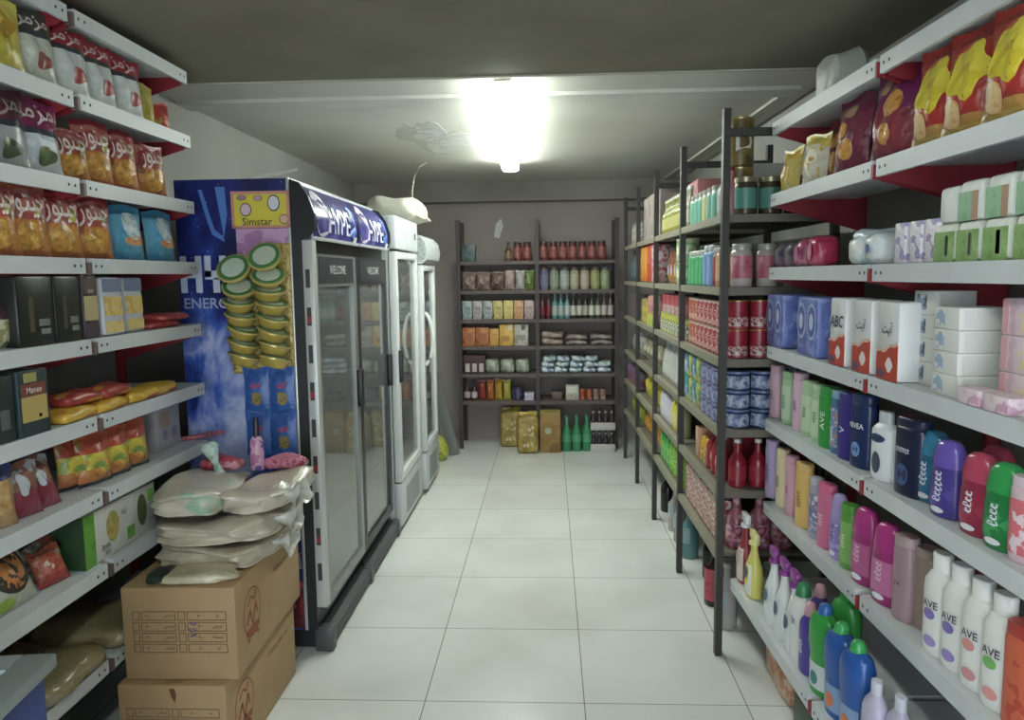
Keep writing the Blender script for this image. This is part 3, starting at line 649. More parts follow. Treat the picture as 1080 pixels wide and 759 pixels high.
kB = bagkind('yelb', .13, .16, .07, [(.75, FOIL('d3b23c', 'd9c468', 'e0d8b0', 16)), (1, FOIL('d9b63e'))], 2, [(-.25, .5, .35, .22, P('d9962a', .35), 0)])
lean(kB, 830, 5, 'small yellow snack bag at the far end of the snack shelf', dx=.05)
lean(kA, 855, 5, 'small white and yellow popcorn bag', dx=.05)
kC = bagkind('redpurp', .17, .232, .08, [(.1, PUR1), (.7, FOIL('7c2a44', '8a3048', 'b0784a', 20)), (1, RED1)], 3, [(.1, .35, .35, .16, CORN, 0), (-.1, .68, .3, .12, CORN, 0)])
for i, px in enumerate((862, 880)): lean(kC, px, 5, 'red crisp bag standing behind the small yellow bags', dx=.16, ref='the far end')
kD = bagkind('cookie', .17, .232, .09, [(.08, PUR1), (.8, FOIL('74304a', '84384e', '6a2a40', 12)), (1, FOIL('7a2a48'))], 4, [(.15, .3, .36, .14, CORN, 0), (-.2, .55, .3, .11, CORN, 0), (.0, .8, .3, .09, P('b08a6a', .4), 0)])
lean(kD, 893, 5, 'wrinkled purple-red crisp bag beside the popcorn bag', dx=.06)
kD2 = bagkind('cookie2', .18, .238, .1, [(.08, PUR1), (.55, FOIL('8a3040', '963a44', '7a2a3c', 10)), (1, FOIL('8a2a52', '7a2a5c', None, 10))], 5, [(.2, .62, .4, .15, CORN, 0), (.1, .28, .3, .12, CORN, 0), (-.4, .85, .25, .1, P('b79468', .4), 0)])
lean(kD2, 936, 5, 'large purple-red crisp bag with two round orange biscuits', dx=.06)
kE = bagkind('blossom', .18, .238, .1, [(.1, FOIL('b4964a', 'c9a858', None, 14)), (.16, FOIL('b07a3a', 'c08f48', None, 14)), (1, FOIL('b83a30', 'a8302c', 'c45a38', 12))], 6, [(.0, .56, .6, .26, FOIL('d3bf2e', 'ddcc3e', None, 12), 5), (-.4, .2, .35, .13, PR('c99a5a', 'd9b47a', None, 40), 0), (.0, .58, .14, .05, P('c9962e', .4), 0)])
lean(kE, 984, 5, 'red snack bag with a yellow blossom, next to the purple-red bag', dx=.05)
lean(kE, 1020, 5, 'red snack bag with a yellow blossom, between two others of its kind', dx=.055, turn=.05)
lean(kE, 1066, 5, 'red snack bag with a yellow blossom, at the shop-door end of the row', dx=.05)
single('carrier_bag', MB().rbox(-.06, .06, -.1, .1, 0, .16, .03, puff=.3, warp=.012, seed=4), P('b9beb6', .45, bump=.3), (1.0, 2.75, 2.158), 'crumpled white plastic bag on the topmost shelf by the low beam', 'bag')

TURNED = None
# ------------------------------------------------------------------ snacks on the opposite white shelves
def on_l(k, px, zi, desc, cat='snack bag', dx=.06, dz=0, ref=None, where='', t=.08, group=None, turn=0):
    y = along(px, XLF-dx+.02, ZL[zi]); return put(k, (XLF-dx, y, ZL[zi]+dz), RL+turn-(.22 if k.name == 'snack_bag' else 0), desc, cat, where, group, ref, rx=-t)
WH = FOIL('c9cfcc', 'd3d8d4', None, 12); GRN = FOIL('7c8a6a', '93a084', None, 12)
LT = P('d9c9c4', .5); CHW = ''.join(reversed('\uFEE3\uFEB0\uFEE3\uFEB0'))
kWR = bagkind('wr', .17, .208, .08, [(.06, GRN), (.62, WH), (.7, FOIL('3d4244')), (1, FOIL('9a2a34', 'a8303a', None, 12))], 11, [(.25, .3, .4, .11, P('a04444', .4), 3)], (CHW, .05, .83, LT))
kWD = bagkind('wd', .15, .205, .08, [(.06, GRN), (.62, FOIL('b9bdac', 'c4c8b8', None, 12)), (.7, FOIL('3d4244')), (1, FOIL('5a5a4a', '4a4c40', None, 12))], 12, [(.1, .3, .4, .11, P('8a4438', .4), 3)], (CHW, .05, .83, LT))
kYL = bagkind('yl', .16, .2, .08, [(.1, FOIL('8f9a90')), (.5, FOIL('b2a63e', 'c9b84a', '9a9a5a', 14)), (1, FOIL('c4b03c', 'd3c052', None, 12))], 13, [(0, .6, .5, .2, FOIL('d6c04a', 'a8842e', None, 20), 4)])
on_l(kYL, 8, 7, 'yellow crisp bag near the low beam, top row of snacks'); on_l(kWD, 46, 7, 'dull olive and white crisp bag in the top row')
on_l(kWR, 80, 7, 'white crisp bag with red top, next to the olive one'); on_l(kWR, 111, 7, 'white crisp bag with red top, in the middle of the top row', turn=.05)
on_l(kWR, 140, 7, 'white crisp bag with red top, next to the yellow pouches'); 
kYS = bagkind('ys', .1, .15, .06, [(.5, FOIL('b8a83e', 'c9ba58', None, 14)), (1, FOIL('b9ae5a', 'a89a44', None, 14))], 14)
on_l(kYS, 160, 7, 'small yellow-green pouch in the top row', dx=.07)
kRS = bagkind('rs', .1, .1, .05, [(.4, FOIL('a89a3c', 'b84a34', None, 14)), (1, FOIL('b04a38', 'a83a34', None, 14))], 15)
on_l(kRS, 176, 7, 'small red pouch at the fridge end of the top row', dx=.05)
kPW = bagkind('pw', .19, .209, .09, [(.06, GRN), (.5, FOIL('b4bcc2', 'c2cacc', None, 12)), (.57, FOIL('343a44')), (1, FOIL('7c2a52', '8a3058', '6a2a4c', 10))], 16, [(.15, .22, .38, .12, PR('4a5a3c', '5c6a44', '78804c', 30), 3)], (CHW, .065, .78, LT))
kPW2 = bagkind('pw2', .19, .209, .09, [(.06, GRN), (.5, FOIL('959a9a', 'a2a8a8', None, 12)), (.57, FOIL('2f343c')), (1, FOIL('5a2a34', '4a2630', None, 10))], 17, [(.15, .22, .38, .12, PR('3a4a34', '465438', None, 30), 3)], (CHW, .065, .78, P('a08a88', .5)))
on_l(kPW2, 8, 6, 'dark maroon and grey crisp bag'); on_l(kPW, 46, 6, 'purple-topped white crisp bag with a green blot')
SN = FOIL('a04a44', 'b0685c', '98383a', 14)
CHT = shaped_word = ''.join(reversed('\uFB7C\uFEF4\uFE98\uFEEE\uFEAF'))
def snack(key, h=.21, top='8a2630', seed=20, w=.155): return bagkind(key, w, h, .085, [(.1, FOIL('b06a34', 'a85c30', None, 14)), (.5, FOIL('bc6f34', 'c98338', '9a5a34', 14)), (.9, SN), (1, FOIL(top))], seed, [(-.15, .28, .55, .2, GOLD, 0), (.35, .62, .18, .1, P('b0a83e', .4), 5)], (CHT, .085, .68, P('e0d3cc', .4)))
for i, (px, hh, sd) in enumerate(((82, .15, 20), (108, .203, 21), (136, .2, 22), (167, .19, 23))):
    d = ('short orange crisp bag with a crinkled silvery top', 'orange crisp bag with red peak, next to the short one', 'orange crisp bag with red peak, third one along', 'orange crisp bag at the fridge end, above the blue bags')[i]
    on_l(snack(('s', i), hh, '8a2630', sd), px, 6, d)
kO = snack('so', .2, '8e4a34', 24, .17)
on_l(kO, 3, 5, 'orange and white crisp bag at the freezer end of the blue bags row'); on_l(kO, 36, 5, 'orange and white crisp bag beside red ones, in the blue bags row')
for i, px in enumerate((72, 106)): on_l(snack(('sr', i), .195, '8a2630', 25+i, .17), px, 5, ('red-topped crisp bag beside the orange ones', 'red-topped crisp bag beside the blue bags')[i])
kBL = bagkind('bl', .165, .185, .08, [(.12, FOIL('3f86a8', '4a92b4', None, 12)), (.26, FOIL('4a8fae', '5a9ab6', None, 12)), (.85, FOIL('4a94b8', '5aa2c2', None, 12)), (1, FOIL('3a84a8'))], 30, [(.1, .62, .55, .26, PR('9fb6bc', 'b9c6c6', '8aa6b4', 40, .35), 0), (.1, .34, .6, .09, PR('c07a44', 'c98c5a', '9aa8a8', 40, .35), 0)])
on_l(kBL, 141, 5, 'sky blue snack bag beside the red-topped one'); on_l(kBL, 176, 5, 'sky blue snack bag nearest the blue-sided fridge', turn=.06)
# row z 1.425
on_l(bagkind('gd', .13, .15, .07, [(.5, FOIL('8f8a5c', 'b4b092', '6a6a48', 30)), (1, FOIL('4a3038', '5a3a40', None, 14))], 31), 6, 4, 'gold and maroon pouch beside the black boxes')
BLK = P('1e201c', .35)
def blackbox(seed, w=.12): return carton('coffee_pouch', w, .08, .19, BLK, panels=[(.55, .85, .28, .38, P('6f726c', .5)), (.6, .86, .16, .24, P('7a7c78', .5)), (.3, .42, .2, .7, P('4a3f2a', .5))], r=.008, pname='pouch')
on_l(kind('bb', lambda: blackbox(1, .15)), 34, 4, 'matt black pouch beside the gold one', 'pouch', dx=.05, t=0); on_l(kind('bb2', lambda: blackbox(2)), 68, 4, 'matt black pouch beside the beige-labelled one', 'pouch', dx=.05, t=0)
on_l(kind('bb3', lambda: carton('coffee_pouch', .075, .08, .195, P('3a3436', .4), panels=[(.05, .95, .28, .66, P('b9a878', .5)), (.05, .95, .02, .24, P('4a3d4a', .5)), (.1, .9, .7, .92, P('5f4a42', .5))], text=[('~4s', .014, .5, .74, P('d9c0b4', .5))], r=.006, pname='pouch')), 92, 4, 'narrow pouch with a beige label', 'pouch', dx=.05, t=0)
kbis = kind('bis', lambda: carton('biscuit_pack', .115, .07, .185, P('b9bcc4', .35), panels=[(.04, .96, .74, .97, P('6f7c98', .4)), (.06, .94, .34, .66, PR('c9a24a', 'd8b968', 'cdc2a0', 40)), (.06, .94, .05, .24, PR('cfae5a', 'd9c07a', None, 40))], r=.012, pname='wrapper'))
on_l(kbis, 118, 4, 'white biscuit pack with golden biscuits, beside the beige-labelled pouch', 'biscuit pack', dx=.04, t=.03); on_l(kbis, 140, 4, 'white biscuit pack with golden biscuits, beside the red flat packs', 'biscuit pack', dx=.055, t=.03)
krf = kind('rf', lambda: soft_pack('wafer_pack', .2, .09, .022, PR('9c3034', 'a83c3a', 'c25a4a', 20, .35), None, 40, r=.009, puff=.2))
on_l(krf, 168, 4, 'flat red wafer pack lying under its twin', 'wafer pack', dx=.07, t=0); on_l(krf, 180, 4, 'flat red wafer pack lying on its twin', 'wafer pack', dx=.06, dz=.0255, t=0)
# row z 1.19
def teabox():
    return carton('tea_box', .12, .11, .175, P('24383a', .4), panels=[(.08, .92, .22, .6, P('bba25c', .5)), (.1, .9, .6, .8, P('7c3f34', .5)), (.2, .62, .82, .96, P('a09a58', .5)), (.62, .72, .26, .31, P('4a3a22', .5))], text=[('Manee', .017, .5, .7, P('e2d2c4', .5))], pname='box')
on_l(kind('tea', teabox), 26, 3, 'dark green tea box with a beige label and red band', 'tea box', dx=.055, t=0)
on_l(kind('tea2', lambda: carton('tea_box', .14, .1, .17, P('1d2c2c', .4), panels=[(.62, .85, .2, .5, P('55605c', .5))], pname='box')), -14, 3, 'plain dark green tea box near the chest freezer', 'tea box', dx=.055, t=0)
def wafer(c1, c2, c3, seed): return kind(('wf', c1, seed), lambda: soft_pack('wafer_pack', .17, .1, .034, PR(c1, c2, c3, 14, .35, (1, 1, 3)), None, seed, r=.014, puff=.15))
for i, (px, dz, c, dx, d) in enumerate(((78, 0, 0, .05, 'yellow wafer pack lying beside the dark green tea box'), (84, .038, 1, .07, 'red wafer pack lying on a yellow one by the tea box'), (112, 0, 0, .05, 'yellow wafer pack in the middle of the flat packs'), (118, .038, 1, .06, 'red wafer pack lying on the middle yellow pack'), (146, 0, 2, .05, 'yellow and red wafer pack near the fridge end'), (168, 0, 2, .055, 'yellow and red wafer pack at the fridge end of the flat packs'))):
    k = (wafer('cfa030', 'd9ac3a', 'c98a2a', 41), wafer('a8402e', '9a3430', 'c08438', 42), wafer('d8b038', 'cfa030', 'a83a2c', 43))[c]
    on_l(k, px, 3, d, 'wafer pack', dx=dx, dz=dz, t=0, turn=(.05, -.04, .03, .06, -.03, .04)[i])
# row z .957
on_l(bagkind('be', .13, .17, .08, [(.75, FOIL('a8804a', 'b8905a', 'c4a06c', 40)), (1, FOIL('2f3f6a'))], 44), 4, 2, 'brown grain pouch with a blue top', t=.05)
kmw = bagkind('mw', .12, .15, .06, [(.5, FOIL('7c2a3a', '8a3444', None, 14)), (1, FOIL('5a2a34', '8a5a48', 'a8acb4', 18))], 45, [(-.1, .62, .35, .2, P('b4b8c0', .35), 3)])
on_l(kmw, 34, 2, 'maroon pouch with a silver blot beside the grain pouch', t=.12); on_l(kmw, 56, 2, 'maroon pouch with a silver blot beside the noodle bags', t=.3, turn=.1)
kno = bagkind('no', .14, .165, .09, [(.1, FOIL('2e3034')), (.32, FOIL('b06a38', 'b87a3c', '98603a', 18)), (.62, FOIL('b8a83a', 'c4b440', '8a9a3c', 18)), (1, FOIL('a8402e', 'b04c34', '8e6a2c', 12))], 46, [(0, .35, .5, .14, PR('c07a3c', 'c99a44', '6f8a3a', 30, .35), 0)])
for i, (px, dx) in enumerate(((88, .1), (108, .065), (128, .06), (148, .06))): on_l(kno, px, 2, 'yellow and red noodle bag', dx=dx, ref='the maroon pouches', where='by the grey box', t=.06)
on_l(kind('gwb', lambda: carton('wafer_carton', .17, .1, .16, P('a6a3a6', .5), panels=[(.1, .5, .55, .9, P('a89078', .5)), (.2, .38, .25, .48, P('82809a', .5)), (.6, .8, .25, .48, P('82809a', .5))], pname='box')), 172, 2, 'grey-white carton beside the noodle bags at the fridge end', 'carton', dx=.13, t=0)
single('plastic_strip', MB().rbox(-.1, .1, -.02, .02, 0, .012, .005, warp=.004, puff=.1), PR('b8606c', 'c98088', '9a4452', 60), (-1.43, 3.02, .957), 'pink plastic strip lying on the shelf end by the fridge', 'packaging', rz=.9)
# row z .725
kto = Kind('tortilla_pack')
fr_, bk_ = pillow_fn(.19, .17, .09, 51)
kto = crisp_bag(.19, .19, .09, [(.3, FOIL('a8a898', 'b4b4a6', None, 18)), (1, FOIL('8a8a7c', 'b0ae9e', 'c2bfae', 20))], 51, [(0, .55, .72, .34, P('33302c', .5), 0), (0, .55, .58, .28, PR('b8703a', 'c07c44', None, 20), 0), (-.5, .12, .3, .08, P('8aa83a', .4), 0)])
kto.name = 'flatbread_pack'
on_l(kto, 24, 1, 'clear pack with a round orange flatbread in a dark ring', 'bread pack', t=.35)
on_l(bagkind('rb', .13, .15, .07, [(.6, FOIL('8a3428', '98402e', None, 16)), (1, FOIL('7c3426', '8a3c2c', None, 16))], 52), 60, 1, 'dull red pouch behind the crumpled shiny one', dx=.14)
on_l(bagkind('rc', .11, .11, .08, [(.3, FOIL('9a3430', 'a83c34', None, 16)), (1, FOIL('a0402e', 'b05a40', 'cbb8ac', 30))], 53), 66, 1, 'crumpled red pouch with silvery wrinkles', t=.4)
on_l(bagkind('sl', .1, .11, .07, [(1, FOIL('5a5048', '8a8076', 'c9c2b8', 35))], 54), 44, 1, 'small silvery brown pouch beside the round flatbread pack', dx=.12, t=.2)
def juicebox():
    K = carton('juice_carton', .42, .14, .165, P('c3c4b8', .5), panels=[(0, .13, 0, 1, PR('55902f', '63a038', None, 12)), (.55, .66, .1, .36, PR('5f9a3c', '6fae48', None, 30)), (.88, .98, .66, .9, PR('5f9a3c', '74b24c', None, 30))], side=(), pname='box')
    vs = [(-.21+.42*.36+.036*math.cos(t*PI/9), -.0715, .165*.56+.05*math.sin(t*PI/9)) for t in range(18)]
    K.add('printed_panel', MB().add(vs, [tuple(range(18))]), PR('a88a4a', 'b8a25c', '8f9a4a', 30), parent=0, smooth=False)
    vs = [(-.21+.42*.78+.03*math.cos(t*PI/9), -.0715, .165*.55+.055*math.sin(t*PI/9)) for t in range(18)]
    K.add('printed_panel', MB().add(vs, [tuple(range(18))]), PR('4a5a3c', '55603f', None, 30), parent=0, smooth=False)
    for s, h, x, z in ((''.join(reversed('\uFE8E\uFEF4\uFEE7\uFE8E')), .022, .52, .72), ('~5t', .018, .26, .24), ('~5u', .013, .28, .12)):
        K.add('lettering', text_mb(MB(), s, h, -.21+.42*x, .165*z, lambda a, b: -.07, off=.002), P('5a5f50', .5), parent=0, smooth=False)
    K.add('end_panel', MB().box(-.2112, -.209, -.07, .07, .001, .164), P('2c4a2c', .5), parent=0, smooth=False, label='dark green end panel')
    return K
put(kind('jb', juicebox), (-1.475, along(93, XLF-.02, .725)+.21, .725), RL, 'long white juice carton with green ends', 'carton', 'beside the red pouch')
# under the lowest shelf
kpl = kind('grain', lambda: soft_pack('rice_bag', .3, .3, .07, bread_mat('7a7050', '95875e', 'a8a088'), None, 60, r=.03, warp=.012, puff=.25))
for i, (y, z, x) in enumerate(((2.08, .41, -1.54), (1.76, .41, -1.54), (2.42, .41, -1.56))): put(kpl, (x, y, z), RL+.1*i, ('clear bag of pale grain lying on the lowest board beside the cartons', 'clear bag of pale grain lying behind the blue chest freezer', 'clear bag of pale grain lying behind the carton stack')[i], 'bag')

# ------------------------------------------------------------------ blue chest freezer
def freezer():
    K = Kind('chest_freezer'); B = P('21387e', .5); A = P('8b9698', .4, .4)
    bi = K.add('cabinet', MB().box(-.31, .31, -.42, -.36, .05, .81).box(-.31, .31, .36, .42, .05, .81).box(-.31, -.25, -.36, .36, .05, .81).box(.25, .31, -.36, .36, .05, .81).box(-.25, .25, -.36, .36, .05, .12), B, smooth=False)
    K.add('rim', MB().rbox(-.33, -.265, -.44, .44, .82, .85, .006).rbox(.265, .33, -.44, .44, .82, .85, .006).rbox(-.265, .265, -.44, -.375, .82, .85, .005).rbox(-.265, .265, .375, .44, .82, .85, .005), A)
    K.add('sliding_lid', MB().box(-.265, .265, -.375, .02, .836, .842), GLASS('6a7674', .0)); K.add('sliding_lid', MB().box(-.265, .265, -.02, .375, .824, .830), GLASS('6a7674', .0))
    K.add('liner', MB().box(-.25, .25, -.36, .36, .12, .125).box(-.2499, -.245, -.36, .36, .125, .8).box(.245, .2499, -.36, .36, .125, .8).box(-.245, .245, .355, .3599, .125, .8).box(-.245, .245, -.3599, -.355, .125, .8), P('4a5452', .6), smooth=False)
    sp = MB(); rnd = random.Random(5)
    for _ in range(40):
        y, z = rnd.uniform(-.4, .4), rnd.uniform(.2, .78); r = rnd.uniform(.003, .008)
        sp.add([(.3112, y+r*math.cos(t*PI/3), z+r*math.sin(t*PI/3)) for t in range(6)], [tuple(range(6))])
    K.add('frost_specks', sp, P('5f78c0', .4), parent=bi, smooth=False)
    for x in (-.26, .26):
        for y in (-.37, .37): K.add('foot', MB().lathe([(0, 1), (.05, 1)], .02, .02, 2, 12, cx=x, cy=y), P('222222', .6))
    return put(K, (-1.28, .965, 0), .12, 'blue chest freezer with a grey metal rim and glass lids', 'freezer')
freezer()

# ------------------------------------------------------------------ brown cartons with the bread on top
CB = P('b08f64', .75, bump=.05); CBD = P('6a5238', .7); CBR = P('a4583c', .7)
def shaped(*cps): return ''.join(reversed(''.join(chr(c) for c in cps)))
FA1 = shaped(0xFECB, 0xFEAE, 0xFEBD)          # two short Persian words for the table and the side
FA2 = shaped(0xFEE7, 0xFEEE, 0xFECD)
FA3 = shaped(0xFE91, 0xFEB4, 0xFE98, 0xFEEA)
def bigcarton(seed, stain=False):
    w, d, h = (.355 if stain else .37), .66, .31; K = Kind('cardboard_box')
    bi = K.add('box', MB().rbox(-w/2, w/2, -d/2, d/2, 0, h, .006), CB)
    tb = MB(); x0, x1, z0, z1, F = -.15, .155, .09, .235, -d/2-.0012
    def ln(xa, xb, za, zb): tb.add([(xa, F, za), (xb, F, za), (xb, F, zb), (xa, F, zb)], [(0, 1, 2, 3)])
    t = .0022
    for i in range(4):
        za = z0+(z1-z0)*i/4+.003; zb = z0+(z1-z0)*(i+1)/4-.003
        for xa, xb in ((x0, x0+.022), (x0+.028, x0+.14), (x0+.148, x0+.172), (x0+.178, x1)):
            ln(xa, xb, za, za+t); ln(xa, xb, zb-t, zb); ln(xa, xa+t, za, zb); ln(xb-t, xb, za, zb)
    K.add('printed_table', tb, CBD, parent=bi, smooth=False)
    f = lambda x, z: -d/2
    for i in range(4):
        zc = z0+(z1-z0)*(i+.5)/4
        tx = MB()
        text_mb(tx, FA1, .013, x0+.118, zc, f); text_mb(tx, '\u06F3\u06F0\u06F0', .011, x0+.05, zc, f)
        text_mb(tx, (FA2, FA3, FA1, FA2)[i], .013, x1-.03, zc, f); text_mb(tx, '\u06F4\u06F0\u06F0', .011, x1-.085, zc, f)
        K.add('lettering', tx, CBD, parent=bi, smooth=False)
    if not stain:
        sc = MB(); 
        for a in range(3): sc.tube([(.045+.012*math.sin(k*1.3+a), -d/2-.001, .19-.02*a+.006*math.cos(k*1.7)) for k in range(6)], .0012, 5)
        K.add('pen_mark', sc, P('4a4a94', .6), parent=bi)
    # red emblem and writing on the aisle side (+x)
    em = MB(); yc, zc = -.19, .17
    def ring(r0, r1, sy=1):
        n = 28; vs = []
        for i in range(n): 
            a = 2*PI*i/n; vs += [(w/2+.0012, yc+r0*math.cos(a)*sy, zc+r0*math.sin(a)), (w/2+.0012, yc+r1*math.cos(a)*sy, zc+r1*math.sin(a))]
        em.add(vs, [(2*i, 2*i+1, (2*i+3) % (2*n), (2*i+2) % (2*n)) for i in range(n)])
    ring(.079, .084, .95)
    def stroke(pts, t=.006):
        for (a, b), (c, e) in zip(pts, pts[1:]):
            L = math.hypot(c-a, e-b) or 1; nx, nz = -(e-b)/L*t, (c-a)/L*t
            em.add([(w/2+.0012, yc+a+nx, zc+b+nz), (w/2+.0012, yc+a-nx, zc+b-nz), (w/2+.0012, yc+c-nx, zc+e-nz), (w/2+.0012, yc+c+nx, zc+e+nz)], [(0, 1, 2, 3)])
    stroke([(-.05, -.03), (-.02, .01), (.0, -.05), (.03, .02), (.045, -.02)]); stroke([(-.04, .03), (-.01, .055), (.02, .035), (.035, .06)], .004)
    stroke([(-.06, -.06), (.06, -.06)], .012); stroke([(-.05, -.09), (-.02, -.075), (.02, -.075), (.05, -.09)], .008)
    K.add('printed_emblem', em, CBR, parent=bi, smooth=False)
    tx = MB(); vs, fs, wd = glyphs(FA3)
    for word, yy in ((FA3, .07), (FA1, .15), (FA2, .22)):
        vs, fs, wd = glyphs(word); tx.add([(w/2+.0014, yy+.028*x, .225+.028*y) for x, y in vs], fs)
    K.add('lettering', tx, CBD, parent=bi, smooth=False)
    if stain: K.add('stain', MB().prism([(.0, .272), (.012, .25), (.016, .282), (.01, .3), (-.006, .298)], 'y', -d/2-.001, -d/2+.001), P('6a4630', .8), parent=bi, smooth=False)
    K.add('tape', MB().box(-.03, .03, -d/2+.01, d/2-.01, h, h+.0012), P('9c8058', .35), parent=bi, smooth=False)
    return K
put(bigcarton(2, True), (-1.218, 2.60, 0), .0, 'lower brown cardboard carton of the stack, with a dark stain near its top edge', 'cardboard box', group='brown cartons')
put(bigcarton(1), (-1.2, 2.63, .312), .02, 'upper brown cardboard carton with a printed table, under the bread', 'cardboard box', group='brown cartons')
# flat bread in plastic bags
BRD = bread_mat('a3967c', 'b8ac94', 'c6bca6'); BRD2 = bread_mat('b0a58e', 'c0b6a0', 'cdc5b2')
BRG = bread_mat('b0a790', 'c2baa6', 'cdc5b2', '8fb89a')
def bread(w, d, h, seed, m, knot=True, sheets=0):
    """soft flat bag; sheets > 0 shows that many flat breads as ridges round its edge"""
    K = Kind('bread_bag'); rnd = random.Random(seed); ph = [rnd.uniform(0, 6.28) for _ in range(12)]
    mb = MB(); rows = 8*max(1, sheets)+4; M_ = 64; vs = []
    for j in range(rows+1):
        t = -PI/2+PI*j/rows; zz = math.copysign(abs(math.sin(t))**(.5 if sheets else .8), math.sin(t))
        for i in range(M_):
            a = 2*PI*i/M_; c, s_ = math.cos(a), math.sin(a); k = max(.02, math.cos(t))**(.22 if sheets else .35)
            rip = (1+.035*math.cos(zz*PI*sheets+.6*math.sin(2*a+ph[6]))*(abs(zz) < .97)) if sheets else 1
            wob = 1+.035*math.sin(ph[0]+5*a+2*zz)+.025*math.sin(ph[1]+9*a+3*zz)+.03*math.sin(ph[5]+3*a+4*zz)
            x = w/2*math.copysign(abs(c)**.6, c)*k*wob*rip; y = d/2*math.copysign(abs(s_)**.6, s_)*k*wob*rip
            lift = .5*h*(.35*math.sin(ph[2]+x*16+y*7)+.25*math.sin(ph[3]+y*21-x*9)) if knot or sheets else .5*h*.16*math.sin(ph[2]+x*22)
            z = h/2+h/2*zz+max(0, zz+.2)*lift*(.8 if zz > 0 else .2)-.15*h*(max(abs(c)*k, 0)**4)*(zz > -.5)
            vs.append((x, y, max(0, z)))
    fs = [(j*M_+i, j*M_+(i+1) % M_, (j+1)*M_+(i+1) % M_, (j+1)*M_+i) for j in range(rows) for i in range(M_)]+[tuple(range(M_-1, -1, -1)), tuple(rows*M_+i for i in range(M_))]
    bi = K.add('bag', mb.add(vs, fs), m, ang=80)
    if knot:
        kb_ = MB(); N = 14; pts = []
        for r in range(6):
            for i in range(N):
                a = 2*PI*i/N; R_ = (.05, .034, .026, .032, .05, .062)[r]*(1+.3*math.sin(3*a+ph[4]+r)+.15*math.sin(7*a+r*2)); pts.append((w/2-.035+r*.018, -d*.12+R_*math.cos(a), h*.5+R_*.7*math.sin(a)))
        K.add('gathered_end', kb_.add(pts, [(r*N+i, r*N+(i+1) % N, (r+1)*N+(i+1) % N, (r+1)*N+i) for r in range(5) for i in range(N)]+[tuple(range(N))]), PLB, parent=bi, ang=80)
    return K
PLB = P('c9c8bc', .22, bump=.6, coat=.5)
zb = .6225
lay = [(-1.175, 2.69, 0, .38, .54, .085, BRD, 0, 1, 3, True, 'lowest flat bread bag on the carton'), (-1.165, 2.66, .097, .41, .54, .075, BRD2, .06, 2, 3, True, 'middle flat bread bag of the pile on the carton'),
       (-1.245, 2.62, .186, .26, .42, .085, BRG, .1, 4, 3, False, 'upper flat bread bag with green print, beside the snack shelf'), (-1.02, 2.66, .186, .2, .44, .075, BRD2, -.12, 5, 3, True, 'upper cream flat bread bag beside the fridge')]
for x, y, z, w, d, h, m, rz, sd, n_, kn, t in lay:
    put(bread(w, d, h, sd, m, kn, n_), (x+.01, y, zb+z), rz, t, 'bread bag', group='flat bread bags')
K = Kind('green_tipped_bag'); fr_, bk_ = pillow_fn(.1, .12, .05, 70)
single('plastic_knot', MB().lathe([(0, 1.2), (.02, .8), (.04, .6), (.06, .9), (.085, 1.5), (.11, 1.9), (.125, 1.2)], .018, .014, 2, 14), PR('8fb8a4', 'b4ccc0', 'd0d8d0', 40, .25, bump=.6), (-1.22, 2.72, .885), 'twisted pale green plastic bag end standing up behind the bread', 'plastic bag', rx=.15, ry=-.25, ang=80)
# small noodle packet on the carton front
def packet():
    K = Kind('noodle_packet'); b = bread(.26, .13, .035, 9, bread_mat('a89c78', 'c9bf9c', 'd9d2b8'), False); K.parts = b.parts
    K.add('dark_end', MB().rbox(-.15, -.075, -.052, .052, .004, .032, .012, puff=.2, warp=.003), P('27332c', .3), parent=0, label='dark green printed end'); return K
put(packet(), (-1.16, 2.375, zb), .12, 'clear noodle packet with a dark green end on the upper carton', 'packet')

